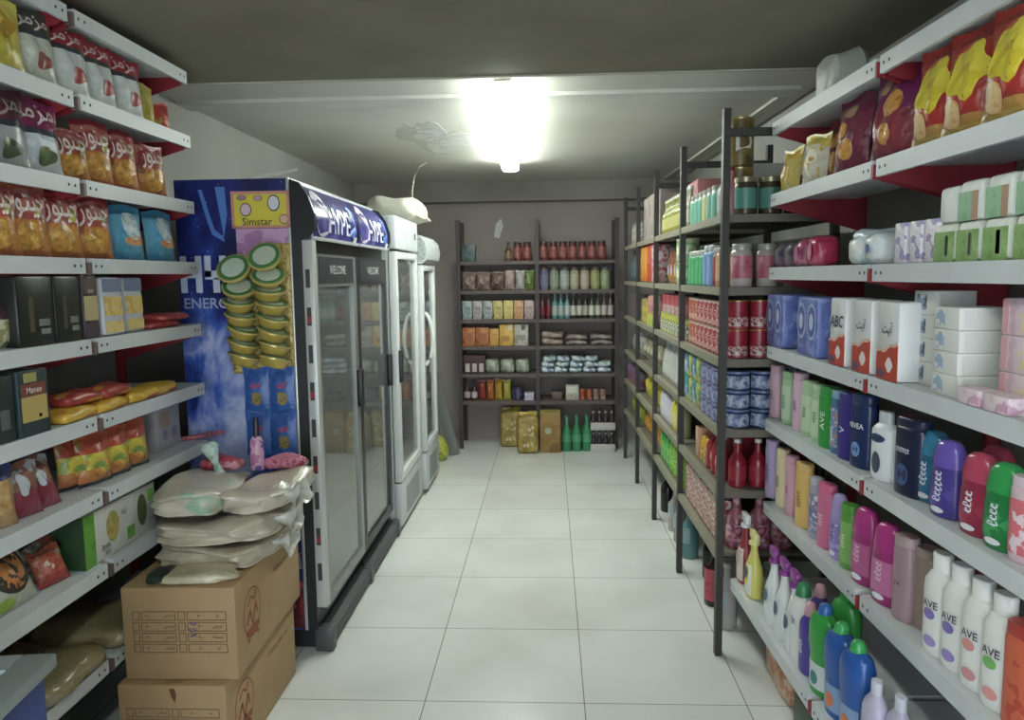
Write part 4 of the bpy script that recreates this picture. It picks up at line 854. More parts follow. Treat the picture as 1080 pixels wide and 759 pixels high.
# ------------------------------------------------------------------ fridges
def hype_mat():
    m, nt, b = base_mat('hype')
    tc = coords(nt, (1, 1, .55)); n = nd(nt, 'ShaderNodeTexNoise'); n.inputs['Scale'].default_value = 3.2; n.inputs['Detail'].default_value = 9; n.inputs['Roughness'].default_value = .62; n.inputs['Distortion'].default_value = 1.2
    nt.links.new(tc, n.inputs['Vector'])
    sp = nd(nt, 'ShaderNodeSeparateXYZ'); nt.links.new(coords(nt), sp.inputs[0])
    # printed water column: brightest along x = -.22 below z = 1.45, navy with star specks above
    a = nd(nt, 'ShaderNodeMath', operation='ADD'); a.inputs[1].default_value = .39; nt.links.new(sp.outputs['X'], a.inputs[0])
    ab = nd(nt, 'ShaderNodeMath', operation='ABSOLUTE'); nt.links.new(a.outputs[0], ab.inputs[0])
    mr = nd(nt, 'ShaderNodeMapRange'); mr.inputs['From Min'].default_value = .0; mr.inputs['From Max'].default_value = .34; mr.inputs['To Min'].default_value = .24; mr.inputs['To Max'].default_value = .0; nt.links.new(ab.outputs[0], mr.inputs['Value'])
    mz = nd(nt, 'ShaderNodeMapRange'); mz.inputs['From Min'].default_value = 1.38; mz.inputs['From Max'].default_value = 1.56; mz.inputs['To Min'].default_value = 1; mz.inputs['To Max'].default_value = -.6; nt.links.new(sp.outputs['Z'], mz.inputs['Value'])
    mu = nd(nt, 'ShaderNodeMath', operation='MULTIPLY'); nt.links.new(mr.outputs[0], mu.inputs[0]); nt.links.new(mz.outputs[0], mu.inputs[1])
    ad = nd(nt, 'ShaderNodeMath', operation='ADD'); nt.links.new(n.outputs['Fac'], ad.inputs[0]); nt.links.new(mu.outputs[0], ad.inputs[1])
    c = ramp(nt, ad.outputs[0], [(.38, '171f50'), (.52, '24307e'), (.62, '3a5fbe'), (.70, '7e90cf'), (.82, 'c4cce6')])
    vo = nd(nt, 'ShaderNodeTexVoronoi'); vo.inputs['Scale'].default_value = 42; nt.links.new(coords(nt), vo.inputs['Vector'])
    lt = nd(nt, 'ShaderNodeMath', operation='LESS_THAN'); lt.inputs[1].default_value = .1; nt.links.new(vo.outputs['Distance'], lt.inputs[0])
    mx = nd(nt, 'ShaderNodeMix', data_type='RGBA'); mx.inputs['B'].default_value = lin('9fb4dc'); nt.links.new(lt.outputs[0], mx.inputs['Factor']); nt.links.new(c, mx.inputs['A'])
    nt.links.new(mx.outputs['Result'], b.inputs['Base Color']); b.inputs['Roughness'].default_value = .3; return m
HY = hype_mat(); SIL = P('a2a5a2', .35, .6); DRK = P('26282a', .4); WFR = P('c4c9c8', .35); WIN = P('c9cfd0', .5)
GL = GLASS('dfe8e6', .12, .03, .2)
def big_fridge():
    """origin at the near bottom front corner; +y into the row, -x to the wall; front at x = 0"""
    K = Kind('display_fridge'); L, D, H = 1.5, .56, 2.0
    ci = K.add('cabinet', MB().box(-D, -.09, 0, .03, .1, H).box(-D, -.09, L-.03, L, .1, H).box(-D, -D+.03, .03, L-.03, .1, H).box(-D+.03, -.09, .03, L-.03, H-.03, H).box(-D+.03, -.09, .03, L-.03, .1, .14).box(-D+.03, -.09, L/2-.01, L/2+.01, .14, H-.03), WIN, smooth=False)
    # printed wrap on the near side
    gi = K.add('graphic_panel', MB().box(-D+.001, -.095, -.003, 0, .1, H), HY, parent=ci, smooth=False)
    f = lambda x, z: -.003
    HB = {'H': [(0, .3, 0, 1), (.7, 1, 0, 1), (.3, .7, .4, .68)], 'Y': [(0, .3, .42, 1), (.7, 1, .42, 1), (.0, 1, .36, .6), (.36, .68, 0, .4)], 'P': [(0, .3, 0, 1), (.3, 1, .72, 1), (.7, 1, .3, .72), (.3, .7, .3, .52)], 'E': [(0, .3, 0, 1), (.3, 1, .75, 1), (.3, .85, .38, .62), (.3, 1, 0, .25)]}
    for ch, cx in (('H', -.552), ('Y', -.45), ('P', -.345), ('E', -.24)):
        lm = MB()
        for a0, a1, b0, b1 in HB[ch]: lm.add([(cx+a0*.09, -.0042, 1.545+b0*.15), (cx+a1*.09, -.0042, 1.545+b0*.15), (cx+a1*.09, -.0042, 1.545+b1*.15), (cx+a0*.09, -.0042, 1.545+b1*.15)], [(0, 1, 2, 3)])
        K.add('letter', lm, P('c3cbdc', .4), parent=ci, smooth=False)
    K.add('lettering', text_mb(MB(), 'ENERGY', .044, -.43, 1.502, f, off=.002), P('a9b4d2', .4), parent=ci, smooth=False)
    sw = MB(); 
    for pts in ([(-.46, 1.96), (-.445, 1.96), (-.40, 1.80), (-.365, 1.77), (-.36, 1.75), (-.41, 1.78), (-.43, 1.84)], [(-.39, 1.97), (-.35, 1.97), (-.345, 1.86), (-.362, 1.77), (-.37, 1.83)]):
        sw.prism(pts, 'y', -.0045, -.003)
    K.add('printed_swoosh', sw, P('4f7cc9', .35), parent=ci, smooth=False)
    # posters of product cans low on the side
    K.add('printed_picture', MB().box(-.28, -.1, -.0045, -.003, .11, .32), PR('8a2a34', '5a2028', 'b04a50', 12, .4), parent=ci, smooth=False)
    pc = MB(); 
    for x, z, r in ((-.2, .34, .05), (-.14, .4, .04), (-.25, .4, .035)): pc.prism([(x-r, z-r), (x+r, z-r*.7), (x+r*.8, z+r), (x-r*.7, z+r*.8)], 'y', -.0055, -.0045)
    K.add('printed_picture', pc, P('8f9494', .4), parent=ci, smooth=False)
    fi = K.add('front_frame', MB().box(-.09, -.045, 0, .055, .1, 1.76).box(-.09, -.045, L-.05, L, .1, 1.76).box(-.09, -.045, .055, L-.05, 1.70, 1.76).box(-.09, -.045, .055, L-.05, .1, .16).box(-.09, -.045, L/2-.03, L/2+.03, .16, 1.70), DRK, smooth=False)
    K.add('corner_trim', MB().rbox(-.098, -.086, -.006, .004, .1, H+.004, .002), P('c9ccc9', .3, .5), parent=fi)
    stk = K.add('side_rail', MB().rbox(-.045, -.0, 0, .05, .2, 1.755, .004), P('c0c2be', .35, .2), parent=fi)
    lb = MB(); lr = MB(); rnd = random.Random(9)
    for i in range(9):
        z = .32+i*.155; K.add('sticker', MB().box(-.034, -.016, -.0012, 0, z, z+.075), P('3a3634', .5), parent=fi, smooth=False)
        if i % 2: K.add('sticker', MB().box(-.033, -.017, -.0018, -.0008, z+.01, z+.035), P('a02c30', .5), parent=fi, smooth=False)
    for y0, y1 in ((.06, L/2-.0), (L/2+.01, L-.03)):
        di = K.add('door', MB().box(-.045, -.015, y0, y0+.055, .17, 1.70).box(-.045, -.015, y1-.06, y1, .17, 1.70).box(-.045, -.015, y0+.055, y1-.06, 1.56, 1.70).box(-.045, -.015, y0+.055, y1-.06, .17, .22), DRK if y0 > .5 else P('8d908d', .35, .5), smooth=False)
        K.add('glass_pane', MB().box(-.034, -.026, y0+.05, y1-.055, .21, 1.57), GL, parent=di, smooth=False)
        K.add('handle', MB().rbox(-.016, .012, y1-.055, y1-.012, .95, 1.14, .006), P('1c1d1e', .4), parent=di)
        K.add('header_strip', MB().box(-.014, -.012, y0+.06, y1-.065, 1.575, 1.69), P('30363a', .4), parent=di, smooth=False)
        wt = MB(); vs, fs, w = glyphs('WELCOME'); wt.add([(-.0105, (y0+y1)/2+x*.04, 1.635+y*.04) for x, y in vs], fs); K.add('lettering', wt, P('b9bcbc', .5), parent=di, smooth=False)
    for y0, y1 in ((.035, L/2-.012), (L/2+.012, L-.035)):
        for z in (.42, .70, .96, 1.2, 1.43):
            sh = MB()
            for i in range(9): sh.box(-D+.035, -.1, y0+(y1-y0)*i/8-.003, y0+(y1-y0)*i/8+.003, z-.006, z)
            sh.box(-.106, -.1, y0, y1, z-.012, z+.012); sh.box(-D+.035, -D+.041, y0, y1, z-.008, z)
            K.add('shelf', sh, P('dfe3e3', .4), smooth=False)
    for y0 in (.3, 1.05): K.add('interior_lamp', MB().rbox(-.13, -.105, y0-.2, y0+.2, 1.66, 1.69, .004), EMIT('eef6ff', 28), label='lit lamp strip inside')
    # header with the curved sign
    hi = K.add('header', MB().prism([(-.098, 1.76), (-.01, 1.76), (.012, 1.8), (.012, 1.86), (-.012, 1.93), (-.05, 1.985), (-.098, 2.0)], 'y', 0, .022).prism([(-.098, 1.76), (-.01, 1.76), (.012, 1.8), (.012, 1.86), (-.012, 1.93), (-.05, 1.985), (-.098, 2.0)], 'y', L-.022, L).box(-.098, -.06, .022, L-.022, 1.765, 1.975), P('1f2122', .3), smooth=False)
    arc = [(-.005, 1.768), (.004, 1.80), (.003, 1.85), (-.018, 1.92), (-.052, 1.972), (-.09, 1.992)]
    def sign(y0, y1, nm):
        mb = MB(); vs = []
        for y in (y0, y1): vs += [(x, y, z) for x, z in arc]
        n = len(arc); o = [(x-.006, y, z-.003) for y in (y0, y1) for x, z in arc]
        mb.add(vs, [(i, i+1, n+i+1, n+i) for i in range(n-1)]); return mb
    def at(t):
        t = max(0, min(.999, t))*(len(arc)-1); i = int(t); k = t-i; return arc[i][0]+(arc[i+1][0]-arc[i][0])*k, arc[i][1]+(arc[i+1][1]-arc[i][1])*k
    for y0, y1 in ((.026, L/2-.012), (L/2+.012, L-.026)):
        si = K.add('sign_panel', sign(y0, y1, 's'), PR('34327a', '3f3c8c', '5a58a8', 7, .2), parent=hi)
        def decal(vs, fs, yc, tc, s, m, nm, st=1):
            out = []
            for a, b in vs:
                t = tc+b*s*2.6*st; x, z = at(t); out.append((x+.0035, yc+a*s, z+.001))
            K.add(nm, MB().add(out, fs), m, parent=si, smooth=False)
        for q_, ch in enumerate('HYPE'):
            v, fc, w = glyphs(ch); decal(v, fc, y0+(y1-y0)*.56+(q_-1.5)*.09, .36, .12, P('d3d6e8', .4), 'letter', 1.3)
        ov = [(math.cos(2*PI*i/24)*.9, math.sin(2*PI*i/24)) for i in range(24)]
        for c_, s_ in (('b9a8bc', .115), ('6a4a78', .085), ('c9bcc9', .05)):
            decal(ov, [tuple(range(24))], y0+(y1-y0)*.17, .4, s_, P(c_, .4), 'printed_can', 1.25) if s_ == .115 else None
        decal([(x*.9, y) for x, y in ov], [tuple(range(24))], y0+(y1-y0)*.86, .4, .075, P('3f6ec4', .4), 'printed_can', 1.4)
        decal([(-.5, -.5), (.5, -.5), (.5, .5), (-.5, .5)], [(0, 1, 2, 3)], y0+(y1-y0)*.93, .08, .06, P('c3c6cc', .4), 'printed_can')
        K.add('sign_edge', MB().box(-.094, -.086, y0, y1, 1.99, 2.002).box(-.012, .008, y0, y1, 1.755, 1.768), P('cfd3d3', .3, .4), parent=si, smooth=False)
    gr = MB()
    gr.box(-.5, -.02, .03, L-.03, .012, .1)
    gi2 = K.add('plinth', gr, DRK, smooth=False)
    sl = MB()
    for i in range(4):
        for y0, y1 in ((.05, L/2-.03), (L/2+.03, L-.05)): sl.prism([(-.02, .02+i*.019), (.012, .016+i*.019), (.012, .024+i*.019), (-.02, .03+i*.019)], 'y', y0, y1)
    K.add('louvre_grille', sl, P('55585a', .4), parent=gi2, smooth=False)
    K.add('foot', MB().rbox(-.06, .02, .0, .05, 0, .11, .008), P('4a4d4e', .4)); K.add('foot', MB().rbox(-.06, .02, L/2-.025, L/2+.025, 0, .1, .006), P('4a4d4e', .4)); K.add('foot', MB().rbox(-.06, .02, L-.05, L, 0, .1, .006), P('4a4d4e', .4))
    return K
FX, FY = -.955, 3.1
put(big_fridge(), (FX, FY, 0), 0, 'large two-door glass fridge with a purple curved sign and blue printed side', 'fridge')
def white_fridge(L, H, curved):
    K = Kind('display_fridge'); D = .6
    ci = K.add('cabinet', MB().box(-D, -.05, 0, .03, .04, H).box(-D, -.05, L-.03, L, .04, H).box(-D, -D+.03, .03, L-.03, .04, H).box(-D+.03, -.05, .03, L-.03, H-.2, H).box(-D+.03, -.05, .03, L-.03, .04, .3), WFR, smooth=False)
    if curved:
        hd = [(-.05, H-.21), (.0, H-.21), (.035, H-.18), (.045, H-.12), (.03, H-.05), (-.01, H-.01), (-.05, H)]
        hi = K.add('header', MB().prism(hd, 'y', 0, L), P('c6ccca', .3))
        K.add('header_end', MB().prism([(x*.85-.005, (z-H+.1)*.85+H-.1) for x, z in hd], 'y', L, L+.004), PR('8f9694', 'a9b0ae', None, 60, .4), parent=hi)
        K.add('header_end', MB().prism([(x*.85-.005, (z-H+.1)*.85+H-.1) for x, z in hd], 'y', -.004, 0), PR('8f9694', 'a9b0ae', None, 60, .4), parent=hi)
    else:
        hi = K.add('header', MB().rbox(-.05, .005, 0, L, H-.2, H, .01), P('d0d6d8', .35))
        wt = MB(); vs, fs, w = glyphs('~4v'); wt.add([(.0065, L*.42+x*.04, H-.1+y*.04) for x, y in vs], fs); K.add('lettering', wt, P('b4bcc0', .5), parent=hi, smooth=False)
        K.add('display', MB().box(.004, .008, L*.84, L*.84+.03, H-.12, H-.08), P('3a3f40', .4), parent=hi, smooth=False)
    di = K.add('door', MB().rbox(-.045, -.0, .01, .075, .32, H-.215, .006).rbox(-.045, -.0, L-.065, L-.01, .32, H-.215, .006).rbox(-.045, -.0, .07, L-.06, .32, .375, .004).rbox(-.045, -.0, .07, L-.06, H-.26, H-.215, .004), P('d3d7d6', .3))
    K.add('glass_pane', MB().box(-.03, -.022, .07, L-.06, .37, H-.255), GL, parent=di, smooth=False)
    if not curved:
        K.add('handle', MB().rbox(-.0, .022, .012, .05, .95, 1.15, .006), P('2a2c2e', .4), parent=di)
    else:
        hp = [(.004+.05*math.sin(PI*i/16), .042+.0*i, .98+.36*i/16) for i in range(17)]
        K.add('handle', MB().tube([(0.004, .05, .96)]+[(.012+.045*math.sin(PI*i/16)**.6, .05, .97+.36*i/16) for i in range(17)]+[(.004, .05, 1.34)], .013, 10), P('e0e3e0', .3), parent=di)
    K.add('door_seal', MB().box(-.05, -.045, .02, L-.02, .33, H-.22), P('7f8584', .6), smooth=False) if False else None
    ki = K.add('kick_panel', MB().rbox(-.05, -.002, .005, L-.005, .035, .31, .01), P('bfc5c6', .35))
    lv = MB()
    for i in range(9): lv.box(-.003, .001, L*.2, L*.8, .08+i*.02, .088+i*.02)
    K.add('vent_louvres', lv, P('7d8486', .5), parent=ki, smooth=False)
    for z in (.55, .8, 1.05, 1.3, 1.52):
        sh = MB()
        for i in range(8): sh.box(-D+.03, -.07, .035+(L-.07)*i/7-.003, .035+(L-.07)*i/7+.003, z-.006, z)
        sh.box(-.076, -.07, .032, L-.032, z-.01, z+.01); sh.box(-D+.031, -D+.037, .032, L-.032, z-.008, z); K.add('shelf', sh, P('dfe3e3', .4), smooth=False)
    for x in (-D+.06, -.1):
        for y in (.06, L-.06): K.add('foot', MB().lathe([(0, 1), (.042, .8)], .02, .02, 2, 10, cx=x, cy=y), P('2a2a2a', .6))
    return K
put(white_fridge(.78, 1.97, False), (-.925, 4.64, 0), 0, 'white single-door fridge with a flat header between two other fridges', 'fridge')
put(white_fridge(.62, 1.9, True), (-.9, 5.47, 0), 0, 'white narrow fridge with a rounded header and loop handle, nearest the back wall', 'fridge')
# chilled goods
cold = [('yoghurt_tub', lambda: jar('yoghurt_tub', .05, .1, P('d8d3a0', .4), P('dcd9c0', .4), None)), ('milk_bottle', lambda: glass_bottle('milk_bottle', .035, .2, P('cfd6d6', .35), P('5a7aa8', .4), P('8fa4b4', .4))), ('cheese_pack', lambda: carton('cheese_pack', .09, .1, .06, PR('d3d6d4', '8fa0a8', 'b0b8b4', 30), r=.008, pname='tub')), ('drink_can', lambda: can('drink_can', .032, .13, PR('6a7478', '4a5458', '9aa2a4', 30, .3), P('b4b8b8', .3, .8)))]
cold = [kind(n, f) for n, f in cold]
rnd = random.Random(12)
for bay, (y0, names) in enumerate(((3.16, (1.43, 1.2, .96, .7)), (3.9, (1.43, 1.2, .96)))):
    for z in names:
        c = {1.43: 0, 1.2: 3, .96: 1, .7: 2}[z] if bay == 0 else {1.43: 3, 1.2: 2, .96: 0}[z]
        for i in range(4):
            put(cold[c], (FX-.16-(0.06 if i % 2 else 0), y0+.1+i*.135, z), RR+PI, ('cream yoghurt tub', 'white milk bottle', 'pale cheese pack', 'grey drink can')[c], cold[c].name.split('_')[-1], '%s fridge shelf behind the %s door' % ('top' if z > 1.4 else 'upper' if z > 1.1 else 'middle' if z > .9 else 'lower', ('nearer', 'farther')[bay]), None, 'the near side')
for z, c in ((1.3, 2), (1.05, 0), (.8, 1)):
    for i in range(3): put(cold[c], (-.925-.17, 4.85+i*.17, z), RR+PI, ('cream yoghurt tub', 'white milk bottle', 'pale cheese pack')[c], cold[c].name.split('_')[-1], 'behind the flat-header fridge door', None, 'the near side')
# white sack on the white fridges
K = bread(.36, .66, .17, 21, P('c2c0b0', .6, bump=.5), False); K.name = 'sack'
t_ = MB()
for i in range(7): t_.prism([(0, 0), (.09, .015*math.sin(i*2)+.02), (.1, -.012+.02*math.cos(i)), (.02, -.02)], 'z', .0, .006)
gm = MB(); N = 12; pts = []
for r in range(5):
    for i in range(N):
        a = 2*PI*i/N; R_ = (.06, .035, .04, .07, .085)[r]*(1+.35*math.sin(4*a+r)); pts.append((.08+R_*math.cos(a), .27+r*.035, .08+R_*.7*math.sin(a)))
K.add('gathered_end', gm.add(pts, [(r*N+i, r*N+(i+1) % N, (r+1)*N+(i+1) % N, (r+1)*N+i) for r in range(4) for i in range(N)]+[tuple(range(N))]), P('c9c8bc', .3, bump=.5), parent=0, ang=80)
put(K, (-1.06, 5.45, 1.972), 0, 'bulging white sack lying on top of the white fridges', 'sack')
single('white_stick', MB().rbox(-.1, .1, -.008, .008, 0, .012, .003), P('d0d2cc', .5), (-1.15, 3.25, 2.03), 'thin white stick lying tilted on the big fridge', 'stick', rz=.5, ry=-.25)

# ------------------------------------------------------------------ goods hanging on the fridge side (y = 3.097)
HYF = FY-.004
def header_card():
    K = Kind('toy_card'); w, h = .215, .135
    bi = K.add('card', MB().box(-w/2, w/2, 0, .004, 0, h), P('d6c63a', .4), smooth=False)
    br = MB().box(-w/2-.012, w/2+.012, -.0015, .0, -.004, .006).box(-w/2-.012, w/2+.012, -.0015, 0, h-.004, h+.008).box(-w/2-.012, -w/2, -.0015, 0, 0, h).box(w/2, w/2+.012, -.0015, 0, 0, h)
    K.add('border', br, P('c98a7a', .4), parent=bi, smooth=False)
    K.add('lettering', text_mb(MB(), 'Simstar', .03, -.015, .022, lambda x, z: 0, off=.002, maxw=.15), P('5a4a1c', .5), parent=bi, smooth=False)
    for x, z, rx, rz, c in ((-.06, .07, .024, .027, 'd8bcc4'), (.055, .095, .026, .033, 'cdd0d8'), (-.075, .118, .02, .011, 'b07a90'), (-.008, .115, .018, .012, 'c098a4'), (.095, .03, .02, .02, 'd8a88a')):
        for k, (m, q) in enumerate(((P('4a3a44', .5), 1.0), (P(c, .4), .84))):
            vs = [(x+rx*q*math.cos(i*PI/8), -.0015-.0008*k, z+rz*q*math.sin(i*PI/8)) for i in range(16)]
            K.add('printed_shape', MB().add(vs, [tuple(range(16))]), m, parent=bi, smooth=False)
    K.add('pink_panel', MB().box(-w/2+.002, w/2, 0.001, .003, -.165, -.006), PR('b487b0', 'c49ac0', 'a878a4', 9, .3), parent=bi, smooth=False, label='pink lower part')
    return K
put(header_card(), (-1.158, HYF-.008, 1.806), 0, 'yellow and pink toy card with brown lettering hung on the blue fridge side', 'card')
def gold_pot():
    K = Kind('sweet_tub'); G = P('c3a94a', .3, .25, coat=.5)
    K.add('tub', MB().lathe([(0, .72), (.004, .78), (.026, .98), (.03, 1.0)], .055, .055, 2, 24), G)
    K.add('rim', MB().lathe([(.028, 1.05), (.03, 1.1), (.035, 1.1), (.037, 1.0)], .055, .055, 2, 24), P('d0ba6a', .25, .3), label='pale gold rim')
    K.add('lid', MB().lathe([(.0365, 1), (.039, .98), (.039, .85)], .055, .055, 2, 24), P('4a7f44', .35), label='green lid ring')
    K.add('lid_label', MB().lathe([(.039, .74), (.0402, .72)], .055, .055, 2, 24), P('bfcdb4', .4), label='white lid centre')
    return K
kgp = kind('gp', gold_pot)
for c, (x, z0, n) in enumerate(((-1.235, 1.585, 7), (-1.112, 1.63, 8))):
    for i in range(n):
        put(kgp, (x+.004*math.sin(i*2.1+c), HYF-.078-(.012 if i == 0 else 0), z0-i*.055+(.034 if i == 0 else .008 if i == 1 else 0)), .3*i, 'round gold sweet tub with a green lid', 'sweet tub', ('strip by the snack shelf', 'strip under the pink card')[c], 'strips of gold sweet tubs', 'the top', scale=1.12, rx=(.95 if i == 0 else .6 if i == 1 else .3)+.05*math.sin(i*1.7))
kgs = lambda: None
for x, zt, n, w in ((-1.235, 1.645, 7, 'by the snack shelf'), (-1.112, 1.70, 8, 'under the pink card')):
    mb = MB(); mb.grid(lambda u, v: (x-.068+.136*u, HYF-.005-.004*abs(math.sin(9*v+3*u)), zt+.04-(.09+.055*n)*v), 8, 30)
    o = single('plastic_sleeve', mb, PR('b59c4a', 'c9b566', 'a88a34', 45, .2, bump=.6), (0, 0, 0), 'crinkled gold plastic sleeve behind the sweet tubs, '+w, 'plastic sleeve'); 
    md = o.modifiers.new('t', 'SOLIDIFY'); md.thickness = .0015
def blue_sheet():
    K = Kind('snack_sachet'); B = FOIL('2a55a0', '3062b0', None, 10)
    fr_, bk_ = pillow_fn(.105, .135, .024, 81); k2 = crisp_bag(.108, .18, .024, [(1, B)], 81, [(0, .3, .5, .16, PR('7a6a3a', '98864a', '2f4a84', 60, .4), 0)], ('~4r', .022, .6, P('c0384a', .5)))
    K.parts = k2.parts; return K
kbs = kind('bs', blue_sheet)
for z, r in ((1.055, 'upper'), (.872, 'lower')):
    for x, s in ((-1.205, 'beside the shelf end'), (-1.098, 'beside the fridge door')):
        put(kbs, (x, HYF-.02, z), 0, '%s blue snack sachet with red letters on the fridge side, %s' % (r, s), 'snack sachet', group='blue sachets')
put(kind('pb', lambda: bottle('toy_bottle', .026, .022, shoulder(.13, .5, .8), PR('b06a98', 'c99ab4', '6a4a9a', 26, .35), 2, [(.128, .5), (.15, .52), (.19, .4), (.2, .2)], P('2a2630', .4), .026, .022)), (-1.10, 2.78, .885), 0, 'pink bottle with a black pointed cap behind the bread', 'bottle')
for i, (x, y, z, c, d) in enumerate(((-1.24, 2.80, .885, ('a03044', 'b84a5a', 'c98a94'), 'red sweet packet lying behind the bread pile'), (-1.0, 2.82, .885, ('b8607c', 'c97a90', '9a3a54'), 'pink sweet packet lying behind the bread pile'))):
    put(kind(('swp', i), lambda: soft_pack('sweet_packet', .15, .08, .04, PR(*c, 24, .3, bump=.4), None, 90+i, warp=.008, puff=.3)), (x, y, z), .1*i, d, 'packet')
put(kind('dkbox', lambda: carton('display_box', .14, .1, .2, P('1f2c2a', .4), panels=[(.05, .95, .6, .9, P('2c3a36', .5))], pname='box')), (-1.33, 2.93, .735), 0, 'dark green box standing by the shelf end behind the bread', 'box') if False else None

TURNED = (.71, 3.12, .012)
# ------------------------------------------------------------------ black steel rack along the wall
M_STEEL = P('3d3a37', .5, .3); M_PLANK = P('6a6456', .6); M_LIP = P('8a8674', .5)
ZK = [.44, .705, .96, 1.25, 1.54, 1.83]
YP = [3.12, 4.02, 4.92, 5.80, 6.62]
KX0, KX1 = .70, 1.13
def steel_rack():
    K = Kind('steel_rack')
    for y in YP:
        for x in (KX0, KX1):
            K.add('post', MB().box(x-.014, x+.014, y-.018, y+.018, 0, 2.235), M_STEEL, smooth=False)
        K.add('crossbar', MB().box(KX0+.014, KX1-.014, y-.012, y+.012, 2.13, 2.16), M_STEEL, smooth=False)
        K.add('crossbar', MB().box(KX0+.014, KX1-.014, y-.012, y+.012, .41, .425), M_STEEL, smooth=False)
    for b in range(4):
        for z in ZK:
            si = K.add('shelf', MB().box(KX0+.016, KX1-.016, YP[b]+.02, YP[b+1]-.02, z-.012, z), M_PLANK, smooth=False)
            K.add('shelf_rail', MB().box(KX0-.012, KX0+.016, YP[b]+.018, YP[b+1]-.018, z-.032, z-.0005), M_LIP, parent=si, smooth=False)
            K.add('shelf_rail', MB().box(KX1-.016, KX1+.012, YP[b]+.018, YP[b+1]-.018, z-.032, z-.0005), M_STEEL, parent=si, smooth=False)
            K.add('shelf_rail', MB().box(KX0+.016, KX1-.016, YP[b]+.006, YP[b]+.02, z-.032, z-.0005), M_PLANK, parent=si, smooth=False)
    return put(K, (0, 0, 0), 0, 'black steel rack of six shelves running along the wall', 'rack')
steel_rack()
BAY = ['first rack bay', 'second rack bay', 'third rack bay', 'last rack bay']
LEV = ['bottom', 'fifth', 'fourth', 'third', 'second', 'top']
def rack_row(b, zi, seq, x=.755, start=.06, gap=.006, two=True, dz=0):
    """seq: (kind, width, desc, cat[, dz]) from the near post; a second row stands behind the first where it would show"""
    y = YP[b]+start
    for it in seq:
        k, w, desc, cat = it[:4]; h = it[4] if len(it) > 4 else 0; xo = it[5] if len(it) > 5 else 0
        if y+w > YP[b+1]-.025: break
        put(k, (x+xo, y+w/2, ZK[zi]+.003*0+h+dz), RR, desc, cat, '%s shelf, %s' % (LEV[zi], BAY[b]), None, 'the near post')
        if not (len(it) > 6 and it[6]): y += w+gap
def end_row(zi, seq, y=3.205, z=0, desc=''):
    for k, x, d, c, dz in seq: put(k, (x, y, ZK[zi]+dz), 0, d, c, '%s shelf, near rack end' % LEV[zi], None, 'the aisle')
def PC(c1, c2, c3=None, sc=30, r=.4): return PR(c1, c2, c3, sc, r)
# kinds
SILV = P('b2b2aa', .3, .7); BRASS = P('8a7038', .35, .6)
k_brass = kind('brassjar', lambda: jar('coffee_jar', .046, .15, P('4a4430', .25, .2), P('a39c80', .3, .6), P('4f8a7a', .4), .92, .98))
k_tin = kind('goldtin', lambda: can('coffee_tin', .055, .2, PC('6a5a2c', '7a6834', '5a4a28', 9, .35), P('a09060', .3, .6), None, ('D', .075, P('dcdacb', .5))))
k_teal = kind('tealjar', lambda: jar('jam_jar', .042, .145, P('9fb8a8', .2), SILV, P('6fb09a', .4), .9, .96, (.05, .74)))
k_cream = kind('creamjar', lambda: jar('jam_jar', .042, .145, P('b8b48f', .2), SILV, P('cabf80', .4), .9, .96, (.05, .74)))
k_pinkb = kind('pinkb', lambda: glass_bottle('sauce_bottle', .036, .2, P('c98088', .3), P('7a2430', .4), P('d39aa0', .4)))
k_whiteb = kind('whiteb', lambda: glass_bottle('sauce_bottle', .036, .21, P('c2c2ba', .3), P('b03a40', .4), P('b8bcb8', .4)))
k_pinkj = kind('pinkj', lambda: jar('olive_jar', .044, .175, P('b5aaa6', .15), P('b0aea8', .3, .3), PC('b0586c', 'bd6a7c', 'cf9aa4', 18), .8, .88, (.2, .72)))
k_green = kind('greenj', lambda: jar('pickle_jar', .04, .165, P('3f9a62', .3), P('b9beb8', .3, .4), P('4fae72', .4), .82, .88, (.05, .76)))
k_bluej = kind('bluej', lambda: jar('pickle_jar', .042, .18, P('7a9cc0', .3), P('b9bec4', .3, .4), P('7f9fd0', .4), .82, .88, (.05, .76)))
k_redj = kind('redj', lambda: jar('sauce_jar', .036, .165, P('8f4a50', .3), P('b9b4ac', .3, .4), P('a04a58', .4), .82, .88))
k_peachj = kind('peachj', lambda: jar('sauce_jar', .042, .165, P('c99a74', .3), P('b0a490', .3, .3), P('d0a684', .4), .82, .88))
k_redcan = kind('redcan', lambda: can('tomato_can', .043, .118, PC('9c2230', '8a1c2a', 'a83a40', 8, .35), P('b89a5a', .3, .6), (.1, .42, PC('8a2430', 'b9a49c', '7a2028', 60))))
k_rw = kind('rwcan', lambda: can('tomato_can', .042, .115, PC('c2a49a', 'b04a50', 'd3c4ba', 30), P('b5a68a', .35, .5), (.1, .5, PC('b04650', 'c98a88', 'd9cabf', 45))))
k_or = kind('orcan', lambda: can('tomato_can', .04, .115, PC('b8743c', 'b05a4a', 'cfae9a', 30), P('b5a68a', .35, .5)))
k_tub = kind('navytub', lambda: jar('cheese_tub', .052, .078, P('2c3c64', .35), P('5f7098', .35), PC('33466f', '7c8cae', 'b4bccc', 45), 1.0, 1.06, (.1, .75)))
k_wbox = kind('wbox', lambda: carton('cheese_box', .085, .07, .05, PC('c3c8cc', '8a97ac', '4a587a', 40, .45), pname='box'))
k_tubv = kind('violtub', lambda: jar('cheese_tub', .05, .078, P('6a6c9a', .35), P('8a8cb0', .35), PC('5c628f', '8a90b4', 'aab0c8', 45), 1.0, 1.06, (.1, .75)))
k_detb = kind('detb', lambda: carton('detergent_tub', .085, .09, .12, PC('3f78b0', '4f8a5a', 'c9c05a', 14, .35), panels=[(.1, .9, .15, .6, PC('3a6cb0', '6a94c4', 'c6cfd4', 30))], r=.012))
